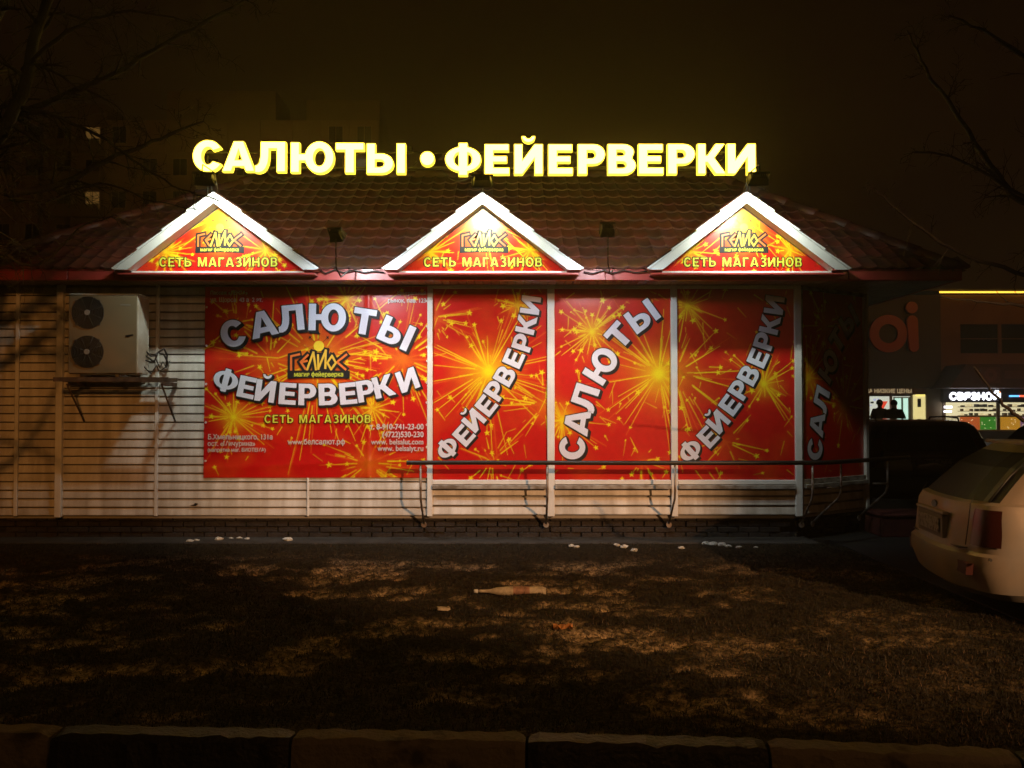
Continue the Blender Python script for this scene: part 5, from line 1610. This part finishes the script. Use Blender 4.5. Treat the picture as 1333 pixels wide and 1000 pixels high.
# interior behind the glass
shell = emit('warm_shop_light', (.95, .84, .50), .9)
bx('shop_interior', shell, 1226.5, 1500, 524, 561, BY_ + 2.2, .05)
bx('shop_interior_floor', mat('shop_floor', (.4, .36, .28), rough=.5), 1226, 1500, 560, 561, BY_ + .1, 2.2)
for px in (1229.3, 1300, 1370): bx('shopfront_mullion', mat('brown_mullion', (.20, .12, .06), rough=.5), px - 1.6, px + 1.8, 523.7, 561, BY_, .1)
bx('shopfront_sill', mat('warm_sill', (.5, .42, .2), rough=.5), 1232, 1500, 559.6, 561.4, BY_ - .1, .09)
for (p0, p1, col, st_) in ((1232.5, 1249.5, (.80, .72, .42), .70), (1250.2, 1275.5, (.80, .16, .03), .62), (1276.2, 1296.5, (.06, .36, .03), .62), (1302.5, 1328, (.80, .38, .03), .66), (1328.6, 1352, (.4, .2, .35), .5)):
    t = thing('display_case', {1232.5: 'cream display counter behind the shop glass, leftmost', 1250.2: 'orange red display counter behind the shop glass', 1276.2: 'green display counter behind the shop glass',
                               1302.5: 'amber yellow display counter behind the shop glass', 1328.6: 'mauve display counter at the right edge behind the shop glass'}[p0], 'display counter', tuple(P((p0 + p1) / 2, 559, BY_ + .5)), group='coloured display counters in the shop window')
    m = emit('counter_%d' % int(p0), col, st_ * .8)
    bx('front', m, p0, p1, 543, 559.4, BY_ + .4, .4, t)
    bx('top', mat('counter_top', (.3, .25, .15), rough=.4), p0, p1, 541.5, 542.9, BY_ + .36, .5, t)
    for k in range(7):
        a = rg.uniform(p0 + 1, p1 - 2); z = rg.uniform(545, 557)
        bx('highlight_tag', emit('tiny_price_tag', (1, .85, .5), 1.0), a, a + 1.0, z, z + 1.0, BY_ + .385, .01, t)
for rr2, yy in ((0, 529.5), (1, 535), (2, 540.8)):
    bx('shelf', mat('counter_top', (.3, .25, .15), rough=.4), 1250, 1352, yy, yy + .8, BY_ + 1.6, .3)
    for k in range(15):
        a = 1251 + k * 6.2 + rg.random() * 2
        if 1297 < a < 1303: continue
        bx('shelf_item', [mat('goods_dark', (.05, .05, .07), rough=.5), mat('goods_grey', (.3, .3, .3), rough=.5), emit('goods_warm', (.9, .75, .4), .8), mat('goods_brown', (.25, .14, .06), rough=.5)][rg.randrange(4)],
           a, a + rg.uniform(2, 4.5), yy - rg.uniform(1.6, 3.8), yy - .05, BY_ + 1.55, .2)

# ================================================================== APARTMENT BLOCK
AB = 84.0
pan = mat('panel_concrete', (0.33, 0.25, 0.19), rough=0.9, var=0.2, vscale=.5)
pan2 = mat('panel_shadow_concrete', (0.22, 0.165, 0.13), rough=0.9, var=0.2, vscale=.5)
dkw = glass('night_window', (.012, .012, .014), .1)
wfr = mat('window_surround', (.42, .36, .30), rough=.7)
ab = thing('apartment_block', 'dim nine storey panel apartment block behind the roof sign and bare tree', 'building', (P(260, 0, AB).x, AB, -.15))
STY = 2.8; K = AB / FPX
def ax_(px): return P(px, 0, AB).x
cols = [(-150, -105), (-105, -60), (-60, -15), (-15, 30), (30, 62), (62, 98), (98, 137), (137, 178), (178, 217), (217, 256), (256, 298), (298, 340), (340, 382), (382, 420), (420, 456), (456, 494)]
ZT = 27.9
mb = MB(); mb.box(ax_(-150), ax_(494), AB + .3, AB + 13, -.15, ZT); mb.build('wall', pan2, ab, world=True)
for a, b in cols: 
    x0, x1 = ax_(a), ax_(b)
    log = a in (62, 98)
    for fl in range(9):
        z0 = .15 + .9 + fl * 2.98; z1 = z0 + 2.98
        y = AB + (.0 if not log else .25)
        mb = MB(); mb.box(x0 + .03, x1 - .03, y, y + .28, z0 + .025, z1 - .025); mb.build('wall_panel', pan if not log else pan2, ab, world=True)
        lit = (log and a == 98 and fl == 8) or (log and a == 98 and fl == 6) or (a == 340 and fl == 8) or (a == 456 and fl == 7)
        cx = (x0 + x1) / 2 + (.3 if log else 0)
        ww, wh = (.62, .75)
        mb = MB(); mb.box(cx - ww - .08, cx + ww + .08, y - .03, y - .004, z0 + .85 - .08, z0 + .85 + 2 * wh + .08)
        if log or (fl + int(a)) % 3 != 0:
            w_o = mb.build('window', wfr, ab, world=True)
            mb = MB(); mb.box(cx - ww, cx - .04, y - .05, y - .032, z0 + .85, z0 + .85 + 2 * wh); mb.box(cx + .04, cx + ww, y - .05, y - .032, z0 + .85, z0 + .85 + 2 * wh)
            mm = dkw
            if lit: mm = emit('lit_window_%s' % ('warm' if log else 'grey'), (.9, .48, .12) if log else (.42, .40, .28), .13 if log else .12)
            mb.build('pane', mm, w_o, world=True)
        if log:
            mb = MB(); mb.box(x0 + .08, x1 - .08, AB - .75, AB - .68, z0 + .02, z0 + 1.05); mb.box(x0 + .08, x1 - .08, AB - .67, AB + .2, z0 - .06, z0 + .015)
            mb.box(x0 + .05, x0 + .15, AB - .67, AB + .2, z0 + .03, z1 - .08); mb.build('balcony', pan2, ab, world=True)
for (a, b, top) in ((62, 137, 133), (216, 358, 116), (398, 494, 128)):
    mb = MB(); mb.box(ax_(a), ax_(b), AB + .5, AB + 6, ZT + .01, P(0, top, AB).z); mb.build('roof_house', pan2, ab, world=True)
mb = MB(); mb.box(ax_(-150) - .2, ax_(494) + .2, AB - .15, AB + .5, ZT + .012, ZT + .45); mb.build('parapet', pan, ab, world=True) if False else None
for px, h in ((300, 3.2), (455, 2.0), (120, 2.5)):
    mb = MB(); zt = P(0, 128, AB).z; mb.tube([(ax_(px), AB + 1, ZT), (ax_(px), AB + 1, zt + h)], .04, 5); mb.build('aerial', steel, ab, world=True)

# ================================================================== TREES
bark = mat('dark_bark', (0.035, 0.028, 0.022), rough=0.9, var=0.4, vscale=10, bump=.5)
def grow_twigs(mb, p, d, L, r, depth, rr, droop=.12):
    n = 5; pts = [p]; rad = [r]; dd = d.normalized()
    for i in range(n):
        dd = (dd + Vector((rr.uniform(-.22, .22), rr.uniform(-.22, .22), rr.uniform(-.2, .2) - droop * .3))).normalized()
        pts.append(pts[-1] + dd * L / n); rad.append(max(.0022, r * (1 - .75 * (i + 1) / n)))
    mb.tube(pts, rad, 5 if r > .01 else 3)
    if depth <= 0: return
    for i in range(1, n + 1):
        for _ in range(1 if rr.random() < .75 else 0):
            ax = Vector((rr.uniform(-1, 1), rr.uniform(-.6, .6), rr.uniform(-1, 1))).normalized()
            nd = (dd + ax * .85).normalized()
            grow_twigs(mb, pts[i], nd, L * rr.uniform(.38, .66), max(.0022, rad[i] * .62), depth - 1, rr, droop)
def limb(tree, pts, r0, r1, seed, depth=2, tw=.9, name='limb', every=1, crown=None):
    rr = random.Random(seed)
    P3 = [P(a, b, Y) for a, b, Y in pts]
    fine = []
    for i in range(len(P3) - 1):
        p0, p1, p2, p3 = P3[max(i - 1, 0)], P3[i], P3[i + 1], P3[min(i + 2, len(P3) - 1)]
        for k in range(5):
            t = k / 5
            q = .5 * ((2 * p1) + (p2 - p0) * t + (2 * p0 - 5 * p1 + 4 * p2 - p3) * t * t + (3 * p1 - p0 - 3 * p2 + p3) * t ** 3)
            fine.append(q + Vector((rr.uniform(-1, 1), rr.uniform(-1, 1), rr.uniform(-1, 1))) * .012)
    fine.append(P3[-1])
    n = len(fine); rad = [r0 + (r1 - r0) * (i / (n - 1)) ** .8 for i in range(n)]
    mb = MB(); mb.tube(fine, rad, 7); mb.build(name, bark, tree, world=True)
    for i in range(3, n, every):
        d = (fine[i] - fine[i - 1]).normalized()
        for s_ in range(rr.choice((1, 1, 2))):
            ax = Vector((rr.uniform(-1, 1), rr.uniform(-.5, .5), rr.uniform(-1, .8))).normalized()
            fade = 1 - .7 * i / n
            grow_twigs(crown, fine[i], d * .8 + ax, tw * rr.uniform(.3, .9) * fade, max(.004, rad[i] * .45), depth, rr)
lt = thing('bare_tree', 'large bare dark tree whose leafless branches reach in from the left over the kiosk roof', 'tree', (P(-150, 0, 8.4).x, 8.4, 0))
crown = MB()
tp = [P(-150, 760, 8.4)] + [P(a, b, 8.4) for a, b in ((-150, 600), (-138, 430), (-120, 300), (-95, 170))]
tp[0].z = -.05
mb = MB(); mb.tube(tp, [.22, .19, .17, .15, .12], 12); mb.build('trunk', bark, lt, world=True)
limb(lt, [(-95, 170, 8.4), (-30, 60, 8.3), (30, -60, 8.2), (60, -160, 8.2)], .10, .03, 1, 2, 1.0, crown=crown)
limb(lt, [(-120, 300, 8.4), (-40, 230, 8.1), (20, 140, 7.9), (45, 50, 7.9), (70, -20, 7.8), (100, -80, 7.8)], .075, .03, 2, 2, 1.0, crown=crown)
limb(lt, [(-130, 370, 8.4), (-60, 310, 8.2), (10, 256, 8.2), (80, 240, 8.3), (150, 203, 8.4), (210, 180, 8.6), (265, 158, 8.7)], .06, .008, 3, 2, .8, crown=crown)
limb(lt, [(-105, 230, 8.4), (-40, 180, 8.3), (15, 155, 8.2), (80, 125, 8.2), (150, 95, 8.2), (235, 45, 8.3), (320, 0, 8.3), (360, -30, 8.3)], .05, .010, 4, 2, .8, crown=crown)
limb(lt, [(-140, 520, 8.4), (-95, 480, 8.2), (-55, 420, 8.1), (-30, 350, 8.1), (-20, 300, 8.1)], .04, .012, 21, 1, .5, crown=crown, every=3)
limb(lt, [(-140, 460, 8.4), (-90, 455, 8.2), (-45, 470, 8.1), (-15, 490, 8.1)], .03, .01, 22, 0, .4, crown=crown, every=4)
limb(lt, [(20, 140, 7.9), (70, 150, 7.9), (125, 175, 8.0), (185, 215, 8.1), (235, 245, 8.2), (288, 262, 8.3)], .022, .005, 5, 1, .45, crown=crown)
limb(lt, [(10, 256, 8.2), (60, 262, 8.0), (130, 240, 7.9), (200, 262, 7.9), (262, 275, 7.9)], .018, .004, 6, 1, .4, crown=crown)
limb(lt, [(-60, 310, 8.2), (0, 330, 8.0), (50, 345, 7.8), (100, 300, 7.7), (150, 280, 7.7)], .02, .005, 7, 1, .6, crown=crown)
limb(lt, [(30, 90, 7.9), (90, 40, 7.8), (170, 15, 7.7), (250, 30, 7.7)], .025, .005, 8, 2, .6, crown=crown)
crown.build('crown', bark, lt, world=True)
rt = thing('bare_tree', 'bare dark tree whose thin branches reach in from the right above the shops', 'tree', (P(1560, 0, 8.2).x, 8.2, 0))
crown = MB()
tp = [P(1560, 780, 8.2)] + [P(a, b, 8.2) for a, b in ((1560, 640), (1545, 480), (1520, 380), (1490, 290))]
tp[0].z = -.05
mb = MB(); mb.tube(tp, [.17, .15, .13, .11, .08], 12); mb.build('trunk', bark, rt, world=True)
limb(rt, [(1500, 310, 8.2), (1420, 285, 8.1), (1330, 262, 8.0), (1290, 215, 8.0), (1240, 140, 8.0), (1205, 90, 8.0), (1180, 40, 8.0)], .05, .007, 11, 2, .6, crown=crown, every=2)
limb(rt, [(1495, 330, 8.2), (1410, 300, 8.0), (1325, 250, 7.9), (1240, 205, 7.9), (1188, 198, 7.9)], .03, .006, 12, 1, .5, crown=crown)
limb(rt, [(1525, 400, 8.2), (1440, 400, 8.0), (1340, 360, 7.8), (1262, 335, 7.8), (1200, 300, 7.8), (1148, 256, 7.8), (1128, 238, 7.8)], .03, .005, 13, 1, .5, crown=crown, every=2)
limb(rt, [(1490, 290, 8.2), (1430, 180, 8.1), (1345, 85, 8.1), (1290, 45, 8.1), (1235, 20, 8.1)], .05, .008, 14, 2, .7, crown=crown, every=2)
limb(rt, [(1545, 480, 8.2), (1460, 560, 7.4), (1380, 562, 6.9), (1333, 546, 6.8), (1300, 520, 6.8), (1268, 478, 6.8)], .03, .007, 15, 0, .22, crown=crown, every=4)
limb(rt, [(1530, 420, 8.2), (1450, 412, 7.6), (1333, 398, 7.4), (1275, 393, 7.4), (1222, 386, 7.4)], .025, .005, 16, 0, .35, crown=crown, every=4)
crown.build('crown', bark, rt, world=True)

# drop helper properties
for o in bpy.data.objects:
    if 'wl' in o: del o['wl']

# ================================================================== NIGHT MIST
hz = bpy.data.materials.new('night_mist')
hz.use_nodes = True
hn = hz.node_tree
hn.nodes.clear()
pv = hn.nodes.new('ShaderNodeVolumePrincipled')
pv.inputs['Color'].default_value = (.9, .88, .85, 1)
pv.inputs['Density'].default_value = HAZE
pv.inputs['Anisotropy'].default_value = 0.72
ho = hn.nodes.new('ShaderNodeOutputMaterial')
hn.links.new(pv.outputs[0], ho.inputs['Volume'])
mb = MB(); mb.box(-170, 170, -40, 150, -1.2, 36)
hb = mb.build('haze', hz, None, recentre=False); hb['kind'] = 'stuff'
if 'wl' in hb: del hb['wl']
